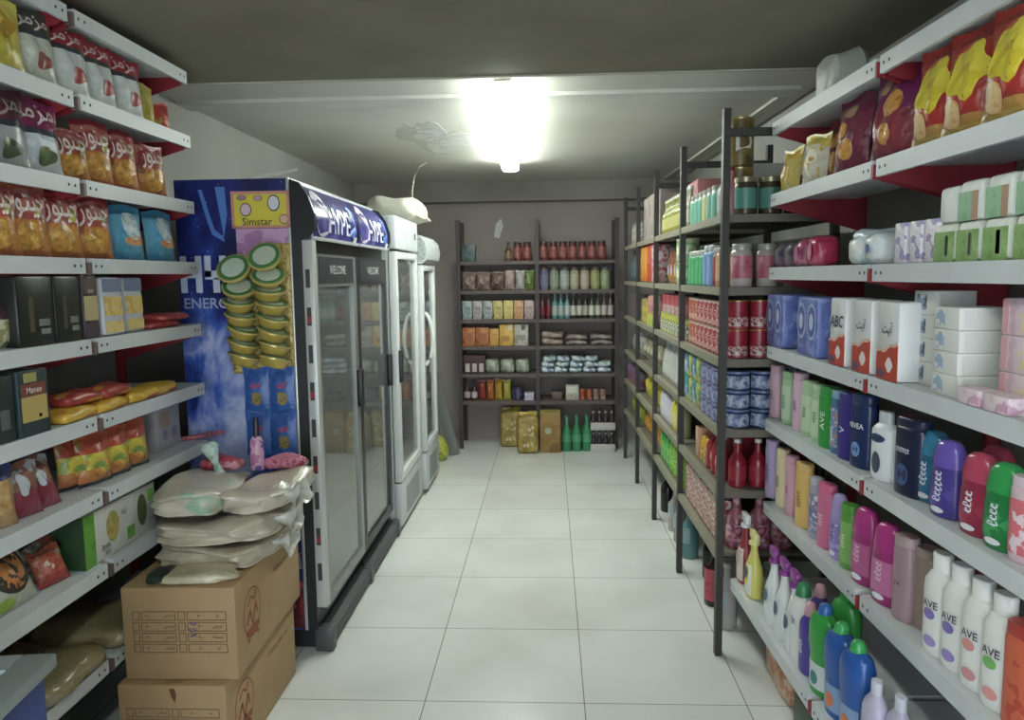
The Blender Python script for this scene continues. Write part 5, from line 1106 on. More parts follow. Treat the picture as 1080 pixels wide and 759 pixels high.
k_dety = kind('dety', lambda: carton('detergent_tub', .085, .09, .12, PC('b8b85a', '7fa05a', 'b8a86a', 14, .35), panels=[(.1, .9, .15, .6, PC('a8b46a', '6a8a5c', 'c6c0a0', 30))], r=.012))
k_red = kind('redbottle', lambda: glass_bottle('ketchup_bottle', .038, .2, P('8f1f2e', .25), P('d3cfc8', .35), P('9c2838', .35)))
k_redt = kind('redtrig', lambda: spray(.225, .038, .03, P('9a2432', .25), P('d9d9d6', .4), P('a83040', .35), P('c98a88', .5)))
k_redbox = kind('redbox', lambda: carton('powder_box', .11, .12, .21, PC('a02430', 'b03038', '8a1c28', 8, .4), pname='box', panels=[(.1, .9, .86, .97, P('b84a50', .4))]))
k_peach = kind('peachb', lambda: carton('soap_carton', .055, .06, .15, P('cf9a72', .45), pname='box', panels=[(.1, .9, .6, .9, P('d9b090', .45))]))
k_yelb = kind('yelbt', lambda: dome_bottle(.12, .03, .022, P('d8b83a', .3), P('d9a832', .3), PC('dcc85a', 'c98a34'), None))
k_stripe = kind('stripe', lambda: glass_bottle('syrup_bottle', .045, .235, PC('6a2a3a', 'a0586c', 'c098a0', 24, .3), P('5a2430', .4), PC('8a3a50', 'b87a8c', 'd3b4bc', 40)))
k_box3 = kind('smallbox', lambda: carton('stock_cube_box', .075, .07, .062, PC('c3ada0', 'a04448', 'd3c8bc', 28, .45), pname='box', panels=[(.2, .8, .2, .8, PC('b05a5a', 'd3bcb0', '8a343a', 50))]))
k_box3b = kind('smallboxb', lambda: carton('stock_cube_box', .075, .07, .062, PC('ccbfb2', 'b07a70', 'd8d0c6', 28, .45), pname='box', panels=[(.2, .8, .2, .8, PC('c9b8ac', 'a8464a', '8a6a60', 50))]))
# first bay
for i, x in enumerate((.80, .90, 1.0)): put(k_brass, (x, 3.2, ZK[5]), 0, 'dark glass coffee jar with a teal label', 'jar', 'top shelf, near rack end', None, 'the aisle')
put(k_tin, (.80, 3.3, ZK[5]), 0, 'lower gold coffee tin marked D at the rack end', 'tin'); put(k_tin, (.80, 3.3, ZK[5]+.2), .1, 'upper gold coffee tin marked D at the rack end', 'tin')
single('foam_board', MB().box(-.16, .16, 0, .02, 0, .3), P('b9bcb8', .7), (1.03, 3.9, ZK[5]), 'pale grey board leaning behind the coffee jars on the top rack shelf', 'board', rx=-.0)
rack_row(0, 5, [(k_pinkb, .075, 'pink sauce bottle', 'bottle'), (k_whiteb, .075, 'white sauce bottle with a red cap', 'bottle'), (k_teal, .086, 'teal labelled jar with a silver lid', 'jar'), (k_teal, .086, 'teal labelled jar with a silver lid', 'jar'), (k_cream, .086, 'cream labelled jar with a silver lid', 'jar')]+[(k_teal, .086, 'teal labelled jar with a silver lid', 'jar')]*4, start=.10)
end_row(4, [(k_pinkj, .79, 'clear jar with a pink label', 'jar', 0), (k_pinkj, .895, 'clear jar with a pink label', 'jar', 0), (k_pinkj, 1.0, 'clear jar with a pink label', 'jar', 0)])
rack_row(0, 4, [(k_peachj, .084, 'peach sauce jar', 'jar'), (k_redj, .072, 'dull red sauce jar', 'jar'), (k_bluej, .085, 'pale blue jar', 'jar'), (k_bluej, .085, 'pale blue jar', 'jar')]+[(k_green, .082, 'bright green jar with a pale lid', 'jar')]*5, start=.16)
for lv in (0, 1):
    for i, x in enumerate((.775, .865, .955, 1.045)): put(k_redcan, (x, 3.19, ZK[3]+lv*.1185), 0, '%s red tomato can with a gold rim' % ('lower', 'upper')[lv], 'can', 'third shelf, near rack end', None, 'the aisle')
for lv in (0, 1):
    rack_row(0, 3, [(k_rw, .085, '%s red and white tomato can' % ('lower', 'upper')[lv], 'can', lv*.1155)]*6+[(k_or, .082, '%s orange and white tomato can' % ('lower', 'upper')[lv], 'can', lv*.1155)]*2, start=.13, gap=.003)
for lv in range(3):
    for i, x in enumerate((.78, .89)): put(k_tub, (x, 3.2, ZK[2]+lv*.079), 0, 'navy cheese tub, %s layer' % ('bottom', 'middle', 'top')[lv], 'tub', 'fourth shelf, near rack end', None, 'the aisle')
for lv in range(2): put(k_tub, (1.0, 3.2, ZK[2]+lv*.079), 0, 'navy cheese tub beside the wall, %s layer' % ('bottom', 'top')[lv], 'tub')
for lv in range(2): put(k_wbox, (1.01, 3.2, ZK[2]+.159+lv*.0505), 0, '%s white and blue cheese box on the navy tubs' % ('lower', 'upper')[lv], 'box')
for lv in range(3):
    rack_row(0, 2, [(k_tubv, .104, 'violet-blue cheese tub, %s layer' % ('bottom', 'middle', 'top')[lv], 'tub', lv*.079)]*3, start=.15, gap=.003)
for lv in range(2):
    rack_row(0, 2, [((k_dety if i % 2 == 0 else k_detb), .087, '%s detergent tub, %s layer' % (('yellow-green', 'blue')[i % 2], ('lower', 'upper')[lv]), 'tub', lv*.121) for i in range(4)], start=.49, gap=.003)
end_row(1, [(k_red, .79, 'red ketchup bottle with a white cap', 'bottle', 0), (k_red, .875, 'red ketchup bottle with a white cap', 'bottle', 0), (k_red, .96, 'red ketchup bottle with a white cap', 'bottle', 0), (k_red, 1.045, 'red ketchup bottle with a white cap', 'bottle', 0)])
rack_row(0, 1, [(k_redt, .09, 'red spray bottle with a white trigger', 'spray bottle'), (k_redt, .09, 'red spray bottle with a white trigger', 'spray bottle'), (k_redt, .09, 'red spray bottle with a white trigger', 'spray bottle'), (k_yelb, .062, 'small yellow bottle', 'bottle'), (k_yelb, .062, 'small yellow bottle', 'bottle'), (k_peach, .06, 'peach soap carton', 'carton')], start=.15)
for i in range(3): put(k_redbox, (.9, 3.55+i*.12, ZK[1]), RR, 'red powder box behind sprays', 'box', 'fifth shelf, first rack bay', None, 'the near post')
end_row(0, [(k_stripe, .79, 'pink-striped dark syrup bottle', 'bottle', 0), (k_stripe, .885, 'pink-striped dark syrup bottle', 'bottle', 0), (k_stripe, .98, 'pink-striped dark syrup bottle', 'bottle', 0)])
for lv in range(3):
    rack_row(0, 0, [((k_box3, k_box3b)[(i+lv) % 2], .077, '%s cube box, %s layer' % (('red-white', 'whitish')[(i+lv) % 2], ('bottom', 'middle', 'top')[lv]), 'box', lv*.0625) for i in range(9)], start=.12, gap=.004)
# second bay
k_yg = kind('ygb', lambda: glass_bottle('oil_bottle', .03, .21, P('8a8a3c', .25), P('c6c6ae', .35), P('b4ae68', .4)))
k_wgb = kind('wgb', lambda: glass_bottle('oil_bottle', .03, .22, P('a8a890', .25), P('d3d3c4', .35), P('c9c9b4', .4)))
k_pbox = kind('pbox', lambda: carton('cardboard_carton', .3, .14, .1, P('a8686a', .6), pname='box'))
rack_row(1, 5, [(k_wgb, .062, 'whitish oil bottle', 'bottle')]*2+[(k_yg, .062, 'yellow-green oil bottle', 'bottle')]*10, start=.05)
put(k_pbox, (.87, 4.5, ZK[5]+.23), RR, 'dusty pink carton lying on the oil bottles of the top rack shelf', 'carton') if False else put(kind('pbox2', lambda: carton('cardboard_carton', .3, .14, .29, P('a8686a', .6), pname='box', panels=[(.1, .9, .8, .95, P('b07a78', .6))])), (.92, 4.55, ZK[5]), RR, 'dusty pink carton standing behind the oil bottles', 'carton')
k_gcan = kind('gcan', lambda: can('cream_can', .05, .12, PC('6f9a5a', 'b9c094', '7fb08a', 18), P('c6c28a', .35, .3), (.3, .7, PC('9ac0a0', 'c9cfa4', None, 20))))
k_vbox = kind('vbox', lambda: carton('snack_box', .06, .08, .24, P('5a4f92', .45), pname='box', panels=[(.1, .9, .6, .9, P('7a6fae', .45))]))
k_brn = kind('brnbag', lambda: crisp_bag(.1, .19, .05, [(.4, FOIL('8a5a34', 'a8743c', '7a4a3c', 20)), (.8, FOIL('b0844a', '8a5434', '6a4434', 20)), (1, FOIL('7a4434'))], 101, [(.1, .4, .45, .2, PR('d0a85a', 'b8b0cc', None, 30), 0)]))
for lv in range(2): rack_row(1, 4, [(k_gcan, .102, '%s green and cream can' % ('lower', 'upper')[lv], 'can', lv*.121)]*2, start=.04)
rack_row(1, 4, [(k_vbox, .065, 'tall violet snack box', 'box'), (k_brn, .11, 'brown and orange cocoa bag', 'bag'), (k_brn, .11, 'brown and orange cocoa bag', 'bag'), (k_brn, .11, 'brown and orange cocoa bag', 'bag'), (k_brn, .11, 'brown and orange cocoa bag', 'bag')], start=.27, x=.77)
k_rwbx = kind('rwbx', lambda: carton('tea_carton', .13, .1, .11, PC('9c3a44', 'a84850', 'b86a70', 14), pname='box', panels=[(.05, .95, .0, .45, PC('d0ccc4', '8a4a52', 'dad6cc', 55))]))
k_ylw = kind('ylwj', lambda: jar('bean_jar', .04, .115, PC('8a8f3c', 'b4b24a', 'd0cfb8', 24), P('a8ac4a', .4), PC('d3d4c8', '5c6a44', 'c9c9b8', 60), .9, .95, (.1, .6)))
rack_row(1, 3, [(k_ylw, .082, 'lower yellow-green bean jar', 'jar')]*9, start=.05); 
for i in range(5): put(k_rwbx, (.77, 4.13+i*.145, ZK[3]+.1155), RR, 'dark red tea carton', 'carton', 'third shelf, second rack bay', None, 'the near post')
k_bigg = kind('bigg', lambda: bottle('detergent_bottle', .06, .04, shoulder(.2, .4, .8), P('d3d6d0', .35), 2.3, disc(.198, .235, .4), P('2f7a50', .4), .06, .04, 2, label=(.02, .12, .95, PC('2f8f58', '3fa068', 'a8cfb4', 20))))
k_gray = kind('grayb', lambda: bottle('bleach_bottle', .05, .04, shoulder(.2, .35, .55), P('a9aaa4', .35), 2.2, disc(.198, .23, .35), P('b4b6b0', .4), .05, .04, 2, label=(.02, .09, .95, P('b8bab4', .4))))
rack_row(1, 2, [(k_bigg, .122, 'white detergent bottle with a green label', 'bottle')]*2+[(k_gray, .105, 'grey-white bleach bottle', 'bottle')]*5, start=.06, x=.775)
k_lil2 = kind('lil2', lambda: bottle('cleaner_bottle', .045, .03, shoulder(.17, .4, .75), P('c3bdc9', .35), 2.2, dome(.168, .21, .5), P('6a4a9a', .4), .045, .03, 2, label=(.03, .1, .9, P('d0ccd6', .4))))
k_yel2 = kind('yel2', lambda: bottle('cleaner_bottle', .042, .03, shoulder(.165, .4, .75), P('cdbf4a', .35), 2.2, dome(.163, .2, .5), P('d6cf5a', .4), .042, .03, 2, label=(.03, .1, .9, P('d3cd8a', .4))))
k_olv = kind('olv', lambda: bottle('cleaner_bottle', .042, .03, shoulder(.165, .4, .75), P('8a8a5a', .35), 2.2, dome(.163, .2, .5), P('7a6f4a', .4), .042, .03, 2))
rack_row(1, 1, [(k_olv, .088, 'olive cleaner bottle', 'bottle')]*2+[(k_yel2, .088, 'yellow cleaner bottle', 'bottle')]*2+[(k_lil2, .094, 'white cleaner bottle with a purple cap', 'bottle')]*4, start=.1)
k_lime = kind('lime', lambda: bottle('dish_soap_bottle', .05, .035, shoulder(.2, .45, .8), P('86b53a', .28), 2.3, dome(.198, .235, .5), P('5a9a3a', .35), .05, .035, 2, label=(.03, .12, .9, PC('9ac44a', '6fae3c', 'c9d68a', 25))))
k_grn4 = kind('grn4', lambda: bottle('dish_soap_bottle', .05, .035, shoulder(.2, .45, .8), P('4fa050', .28), 2.3, dome(.198, .235, .5), P('8fb8a4', .35), .05, .035, 2, label=(.03, .12, .9, PC('5aa85a', '7fc060', None, 25))))
rack_row(1, 0, [(k_lime, .104, 'lime green dish soap bottle', 'bottle')]*4+[(k_grn4, .104, 'mid green dish soap bottle', 'bottle')]*4, start=.05)
# third bay
k_gbox = kind('gbox', lambda: carton('cardboard_carton', .24, .2, .3, PC('a0938c', '968a84', 'aaa09a', 5, .7), pname='box', panels=[(.15, .4, .55, .8, P('8a7d78', .7)), (.5, .85, .1, .35, P('8a7d78', .7))]))
rack_row(2, 5, [(k_gbox, .25, 'greyish pink carton', 'carton')]*3, start=.05, x=.83)
k_org = kind('orgp', lambda: carton('pasta_pack', .1, .09, .25, PC('c9772c', 'd08a34', 'c0602a', 12), r=.012, pname='wrapper', panels=[(.2, .8, .4, .75, P('d9a04a', .4))]))
k_rdp = kind('rdp', lambda: carton('pasta_pack', .1, .09, .26, PC('b83a2c', 'c24a38', None, 8), r=.012, pname='wrapper', panels=[(.15, .85, .5, .8, P('c9685a', .4))]))
k_pkp = kind('pkp', lambda: carton('pasta_pack', .1, .09, .25, PC('b8505a', 'd0bcb8', 'c07078', 18), r=.012, pname='wrapper'))
rack_row(2, 4, [(k_pkp, .103, 'pink and white pasta pack', 'pasta pack')]*2+[(k_rdp, .103, 'bright red pasta pack', 'pasta pack')]*2+[(k_org, .103, 'orange pasta pack', 'pasta pack')]*3, start=.06)
k_pyg = kind('pyg', lambda: carton('rice_pack', .12, .09, .2, PC('b06a70', 'c08a80', 'a85a60', 12), r=.012, pname='wrapper', panels=[(0, 1, .0, .4, PC('a8b43c', 'c9c85a', '8aa03c', 25))]))
k_ylp = kind('ylp', lambda: carton('rice_pack', .1, .09, .17, PC('b8a83a', '9a8a4a', 'c9bf60', 14), r=.012, pname='wrapper'))
rack_row(2, 3, [(k_pyg, .124, 'pink and yellow-green rice pack', 'rice pack')]*3+[(k_ylp, .104, 'yellow rice pack', 'rice pack')]*3, start=.05)
k_olb = kind('olb', lambda: crisp_bag(.15, .19, .08, [(1, FOIL('6a6656', '86826c', 'a8a492', 26))], 110, [(0, .5, .4, .15, PR('8f8a5a', 'b0aa8a', None, 40), 0)]))
rack_row(2, 2, [(k_olb, .155, 'olive grey plastic bag of pulses', 'bag')]*5, start=.05, x=.775)
k_yw = kind('ywp', lambda: crisp_bag(.13, .2, .07, [(1, FOIL('b8a830', 'cfc040', '8f8a3a', 22))], 111, [(0, .5, .4, .2, PR('d3c94a', 'a8a03a', None, 40), 0)]))
rack_row(2, 1, [(k_yw, .14, 'bright yellow snack pouch', 'pouch')]*6, start=.05, x=.77)
k_og = kind('ogp', lambda: crisp_bag(.13, .2, .07, [(1, FOIL('b8802a', 'c9943a', 'a8682a', 22))], 112, [(0, .5, .4, .2, PR('d0a04a', 'b8762a', None, 40), 0)]))
rack_row(2, 0, [(k_og, .14, 'orange snack pouch', 'pouch')]*6, start=.05, x=.77)
# last bay
k_wj = kind('wj', lambda: jar('honey_jar', .05, .16, PC('8f8a84', 'a8a49c', '7a746c', 20), P('8a8680', .4), None))
rack_row(3, 5, [(k_wj, .106, 'grey-white honey jar', 'jar')]*4, start=.06)
k_gb = kind('gbt', lambda: glass_bottle('oil_bottle', .04, .25, PC('5f6a74', '6a767c', '4a5a6a', 14), P('4a6a74', .4), P('5a7480', .4)))
rack_row(3, 4, [(kind('ol2', lambda: crisp_bag(.14, .18, .08, [(1, FOIL('6f6c54', '8a8668', '54523f', 26))], 113)), .15, 'olive pouch of pulses', 'pouch')]*3+[(k_gb, .085, 'dull blue oil bottle', 'bottle')]*3, start=.06, x=.775)
k_pg = kind('pg', lambda: carton('tea_carton', .13, .09, .19, PC('6a5a64', '5a4c54', '8a7a84', 18), pname='box'))
rack_row(3, 3, [(k_pg, .134, 'dull purple-grey carton', 'carton')]*5, start=.06)
k_wb2 = kind('wb2', lambda: crisp_bag(.15, .17, .08, [(1, FOIL('8a8a84', 'a4a49e', '6a6a66', 30))], 114))
rack_row(3, 2, [(k_wb2, .156, 'crumpled pale plastic bag of pulses', 'bag')]*4, start=.06, x=.775)
k_rp = kind('rp2', lambda: carton('biscuit_pack', .11, .09, .14, PC('8a3a34', '6a5a8a', 'a8744a', 22), r=.012, pname='wrapper'))
rack_row(3, 1, [(k_rp, .114, 'dull red and violet biscuit pack', 'biscuit pack')]*6, start=.06)
k_yg2 = kind('yg2', lambda: crisp_bag(.15, .2, .08, [(1, FOIL('a8a83a', '8a9a3a', 'b8b45a', 14))], 115))
rack_row(3, 0, [(k_yg2, .156, 'yellow-green snack pouch', 'pouch')]*4, start=.06, x=.775)
# bottles on the floor under the rack
k_cola = kind('cola', lambda: glass_bottle('cola_bottle', .05, .3, P('2a1c1e', .2), P('8a2430', .4), PC('a03040', 'b84a58', None, 12), (.1, .62)))
k_dk = kind('dkb', lambda: glass_bottle('cola_bottle', .05, .3, P('201a1a', .2), P('2a2a2a', .4)))
k_clr = kind('clrb', lambda: glass_bottle('water_bottle', .045, .3, P('a9a4a0', .2), P('b4b0ac', .4), PC('b8b4b4', '9aa4a8', None, 20), (.3, .6)))
k_bl4 = kind('bl4', lambda: glass_bottle('water_bottle', .05, .3, P('5f8a8c', .2), P('5a8090', .4), P('7fa0a0', .4), (.3, .6)))
for k, x, y, d in ((k_cola, .80, 3.62, 'cola bottle with a red label on the floor under the rack'), (k_clr, .80, 3.38, 'clear bottle on the floor nearest the rack end'), (k_dk, .86, 3.95, 'dark bottle on the floor behind the second rack post'), (k_bl4, .80, 4.25, 'blue-green bottle on the floor under the second rack bay'), (k_clr, .80, 4.5, 'clear bottle on the floor next to the blue-green one'), (k_clr, .80, 4.7, 'clear bottle on the floor next to the third rack post'), (k_dk, .82, 5.1, 'dark bottle on the floor under the third rack bay')):
    put(k, (x, y, 0), RR, d, 'bottle')
TURNED = (.85, 3.03, .023)
kor = kind('orfloor', lambda: soft_pack('noodle_multipack', .3, .16, .2, PC('b8683c', 'c98a60', 'd3b49a', 14), None, 120, r=.04, warp=.008, puff=.12))
put(kor, (.93, 2.83, 0), RR, 'orange noodle multipack on the floor under the lowest white shelf', 'noodle pack')
put(kind('dkgreen', lambda: carton('storage_box', .4, .25, .16, P('5a6a58', .6), pname='box')), (.95, 2.35, 0), RR, 'dull green box on the floor under the lowest white shelf', 'box')

TURNED = None
# ------------------------------------------------------------------ steel rack against the back wall
BX = [-.82, -.105, .615]; BY0, BY1 = 7.0, 7.36
ZB = [.445, .70, .955, 1.20, 1.465, 1.73]
def back_rack():
    K = Kind('steel_rack')
    for x in BX:
        for y in (BY0, BY1): K.add('post', MB().box(x-.018, x+.018, y-.014, y+.014, 0, 2.1), P('453c38', .5, .2), smooth=False)
    for b in range(2):
        for z in ZB:
            si = K.add('shelf', MB().box(BX[b]+.02, BX[b+1]-.02, BY0+.016, BY1-.016, z-.012, z), P('6a5e58', .6), smooth=False)
            for y in ((BY0-.012, BY0+.016), (BY1-.016, BY1+.012)): K.add('shelf_rail', MB().box(BX[b]+.018, BX[b+1]-.018, y[0], y[1], z-.032, z-.0005), P('5c4f4a', .5), parent=si, smooth=False)
    return put(K, (0, 0, 0), 0, 'brown-black steel rack of six shelves standing against the back wall', 'rack')
back_rack()
def back_row(b, zi, seq, y=7.08, start=.05, gap=.006, dz=0):
    x = BX[b]+start
    for it in seq:
        k, w, desc, cat = it[:4]
        if w and x+w > BX[b+1]-.02: break
        if k: put(k, (x+w/2, y, ZB[zi]+dz+(it[4] if len(it) > 4 else 0)), 0, desc, cat, '%s back-rack shelf, %s' % (LEV[zi], ('fridge half', 'long-rack half')[b]), None, 'the fridges')
        x += w+gap
bagk = lambda key, w, h, c, top=None, sd=130: kind(('bk', key), lambda: crisp_bag(w, h, .08, [(.85, FOIL(*c)), (1, FOIL(top or c[0]))], sd, [(.0, .45, .4, .2, PR(c[-1], c[0], None, 40), 0)]))
box_ = lambda key, w, h, c, pan=None, nm='tea_box', d=.1: kind(('bb', key), lambda: carton(nm, w, d, h, PC(*c), pname='box', panels=pan or [(.15, .85, .3, .7, PC(c[-1], c[0], None, 50))]))
k_jam = kind('bjam', lambda: jar('jam_jar', .04, .17, PC('7a3036', '6a2a30', '8f4a48', 18, .3), P('4a3a38', .4), PC('8a3a3c', '9a5a54', None, 30), .82, .9))
back_row(0, 5, [(box_('teal', .12, .15, ('3f4f50', '4a5c5c', '55686a')), .124, 'dark teal box', 'box'), (None, .25, '', ''), (kind('bbr', lambda: glass_bottle('vinegar_bottle', .035, .17, P('6a5038', .25), P('3a2f2a', .4), P('8a7058', .4))), .075, 'brown vinegar bottle', 'bottle')]+[(k_jam, .082, 'dark red jam jar with a brown lid', 'jar')]*3, start=.03)
back_row(1, 5, [(k_jam, .084, 'dark red jam jar with a brown lid', 'jar')]*8, start=.02, gap=.004)
back_row(0, 4, [(bagk('b1', .13, .17, ('6f5650', '8a6e68', 'a8948c'), None, 131), .132, 'brown and grey cocoa bag', 'bag')]*2+[(bagk('b2', .12, .17, ('5a4038', '7a5a52', '8f7a72'), None, 132), .122, 'dark brown coffee bag', 'bag')]+[(bagk('b3', .09, .18, ('a88a84', 'b8a09a', 'c9bcb6'), None, 133), .095, 'pinkish white bag', 'bag'), (bagk('b4', .09, .18, ('a8a49e', 'b4b0aa', '8f8a86'), None, 134), .092, 'whitish bag', 'bag'), (bagk('b5', .08, .18, ('5f7a34', '6f8a3a', 'c9c9b4'), None, 135), .08, 'green bag', 'bag')], start=.02, gap=.003)
pj = [('5f5a74', '74708a'), ('6f7a6a', '8f9a86'), ('8a9490', 'a4aca6'), ('8f8a70', 'a8a484'), ('a08a7c', 'b4a494'), ('8a8a5a', 'a09f6a'), ('7f8f6a', '98a47c')]
pn = ['violet-grey', 'grey-green', 'pale clear', 'straw coloured', 'pinkish', 'olive', 'leaf green']
back_row(1, 4, [(kind(('pj', i), lambda c=c: jar('pickle_jar', .044, .2, PC(c[0], c[1], None, 18, .25), P('5a5048', .4), P(c[1], .4), .82, .88)), .089, '%s pickle jar' % n, 'jar') for i, (c, n) in enumerate(zip(pj, pn))], start=.02, gap=.004)
tb = [('8a9494', 'a4aaa8', '5f7f7c', 'grey and teal tea box'), ('9a9494', 'b0aaaa', '7a7474', 'pinkish grey tea box'), ('8f9694', 'a8aca8', '5a6058', 'grey box with a dark blot'), ('b8a860', 'c9ba74', '8a7a44', 'straw yellow tea box with a print'), ('c9b45c', 'd0bf70', 'b09a4a', 'plain yellow tea box'), ('c08a54', 'cc9a66', 'a06a3a', 'orange tea box'), ('a8928c', 'b8a49e', '8a706a', 'pink-grey tea box')]
back_row(0, 3, [(box_(('t', i), .088, .17, t[:3]), .09, t[3], 'tea box') for i, t in enumerate(tb)], start=.025, gap=.005)
gbt = [('5a3038', '7a2a34', 'dark red'), ('5a3038', '7a2a34', 'dark red'), ('5f9a94', 'a8b4b0', 'teal'), ('5f9a94', 'a8b4b0', 'teal'), ('6a9aa0', 'b0b8b8', 'blue-green'), ('3a3430', 'c0bcb0', 'dark with white label'), ('3a3430', 'c0bcb0', 'dark with white label'), ('34302e', 'a8a498', 'dark with grey label'), ('4a5040', 'c6c4b4', 'olive with long white label'), ('4a5040', 'c6c4b4', 'olive with long white label'), ('5a4644', 'b8aea8', 'brownish with white label'), ('5a4644', 'b8aea8', 'brownish with white label')]
back_row(1, 3, [(kind(('gbt', c), lambda c=c: glass_bottle('syrup_bottle', .027, .235, P(c[0], .2), P(c[1], .4), P(c[1], .4), (.12, .5))), .055, 'syrup bottle, %s' % c[2], 'bottle') for c in gbt], start=.02, gap=.0015)
back_row(0, 2, [(box_('o1', .12, .17, ('a85a2c', 'c07a3c', '8a4a34'), None, 'biscuit_box'), .122, 'orange pictured biscuit box', 'box'), (box_('o1', .12, .17, ('a85a2c', 'c07a3c', '8a4a34'), None, 'biscuit_box'), .122, 'orange pictured biscuit box', 'box'), (box_('o2', .085, .16, ('c08a3a', 'cc9a4a', 'b0762c'), None, 'biscuit_box'), .087, 'amber biscuit box', 'box'), (box_('o3', .13, .2, ('d0a03c', 'd9b04e', 'b88a30'), [(.6, .85, .72, .95, P('d9cfb8', .5)), (.1, .7, .2, .45, P('b07a3a', .5))], 'biscuit_box'), .132, 'yellow biscuit box with a pale round mark', 'box'), (box_('o4', .13, .2, ('a8a49a', 'b4b0a6', '8f8a80'), [(.5, .75, .72, .95, P('6a4a44', .5)), (.1, .8, .25, .5, P('8a8a78', .5))], 'biscuit_box'), .132, 'grey-white biscuit box with a dark round mark', 'box')], start=.02, gap=.004)
kfl = kind('flatp', lambda: soft_pack('flat_pack', .2, .18, .055, PC('8a7468', '9c887a', 'b4a498', 20, .45), None, 140, r=.02, warp=.01, puff=.2))
kfl2 = kind('flatp2', lambda: soft_pack('flat_pack', .2, .18, .04, PC('5f524c', '8a7c74', 'a89c92', 26, .45), None, 141, r=.016, warp=.008, puff=.2))
for i, (x, dz, k, d) in enumerate(((.03, 0, kfl, 'brownish flat bag at the bottom of the pile by the middle post'), (.035, .062, kfl, 'brownish flat bag on top of the pile by the middle post'), (.25, 0, kfl2, 'dark blotched flat bag, lower of two'), (.255, .05, kfl2, 'dark blotched flat bag, upper of two'), (.48, 0, kfl2, 'greyish flat bag at the long-rack end, lower of two'), (.475, .05, kfl2, 'greyish flat bag at the long-rack end, upper of two'))):
    put(k, (x, 7.14, ZB[2]+dz), .05*(-1)**i, d, 'bag', 'fourth shelf of the back rack' if False else '')
k3 = kind('dark3', lambda: carton('bottle_carton', .2, .14, .17, P('4a2f30', .6), pname='box', panels=[(.08, .28, .1, .55, P('b8aca8', .5)), (.4, .6, .1, .55, P('b8aca8', .5)), (.72, .92, .1, .55, P('b8aca8', .5))]))
back_row(0, 1, [(k3, .2, 'dark maroon bottle carton with three white labels', 'carton')], start=.03)
kgg = kind('ggbag', lambda: soft_pack('pulse_bag', .13, .16, .12, PC('7a8070', '949a88', 'b0b4a6', 18, .35), None, 143, r=.03, warp=.008, puff=.2))
for i in range(3): put(kgg, (-.53+i*.14, 7.1, ZB[1]), 0, 'grey-green bag of pulses', 'bag', 'fifth back-rack shelf', None, 'the fridges')
kwb = [kind(('wbp', i), lambda i=i: soft_pack('napkin_bag', .12, .16, .045, PC(*(('a8b4c4', 'c3ccd6', '6f84a8'), ('b4bcc4', 'cdd3d8', '8f9cb0'), ('9ab4b0', 'c3d0d0', '7a94a4'))[i], 30, .35), None, 150+i, r=.018, warp=.008, puff=.25)) for i in range(3)]
for lv in range(3):
    for i in range((5, 5, 4)[lv]):
        put(kwb[(i+lv) % 3], (-.025+i*.131+.012*lv, 7.1, ZB[1]+lv*.052), .08*(-1)**(i+lv), 'blue and white napkin bag, %s layer' % ('bottom', 'middle', 'top')[lv], 'bag', 'fifth back-rack shelf', None, 'the middle post')
kdkb = kind('dkwb', lambda: glass_bottle('cola_bottle', .03, .18, P('3a2226', .25), P('5a2a30', .4), P('b8a4a8', .4), (.12, .45)))
back_row(0, 0, [(kdkb, .064, 'dark bottle with a white label', 'bottle')]*2+[(bagk('r1', .07, .19, ('8f3430', 'a04038', '7a2c2c'), None, 160), .074, 'dull red pack', 'pack'), (bagk('r2', .07, .19, ('b05a2c', 'c07038', '9a4a2c'), None, 161), .074, 'orange-red pack', 'pack'), (bagk('r3', .07, .2, ('b88a2c', 'c9a03c', 'a8782c'), None, 162), .074, 'amber yellow pack', 'pack'), (bagk('r4', .075, .19, ('a8a03c', 'b8b04e', '8f8a3a'), None, 163), .078, 'yellow-green pack', 'pack'), (kind('rt', lambda: jar('round_tub', .055, .12, PC('34304a', '4a4668', '2a2638', 18), P('3a3444', .4), None, .95, 1.0)), .115, 'round navy tub', 'tub'), (box_('wp', .09, .07, ('b0a8bc', 'c6c0cc', '9088a8')), .095, 'white and lilac box', 'box')], start=.02, gap=.003)
krc = [kind(('rc', c), lambda c=c: can('drink_can', .028, .1, PC(*c, 20), P('9a8a80', .4, .4))) for c in (('a0402c', 'b4583c', 'c08a6a'), ('b0603a', 'a8443a', 'b87a5a'), ('8a6a5a', 'a08270', 'b49c8a'))]
back_row(1, 0, [(box_('sm', .1, .08, ('5a4438', '6a5244', '4a362e')), .104, 'small dark brown box', 'box'), (None, .02, '', ''), (kind('wpic', lambda: carton('egg_box', .12, .1, .14, P('b4b0a4', .5), pname='box', panels=[(.1, .9, .08, .4, PC('8a8878', 'a8a494', None, 50)), (.15, .85, .5, .9, P('c9c6ba', .5))])), .124, 'white pictured box', 'box'), (krc[0], .058, 'orange-red can', 'can'), (krc[1], .058, 'reddish can', 'can'), (krc[2], .058, 'pale brown can', 'can'), (krc[2], .058, 'pale brown can', 'can')], start=.12, gap=.005)
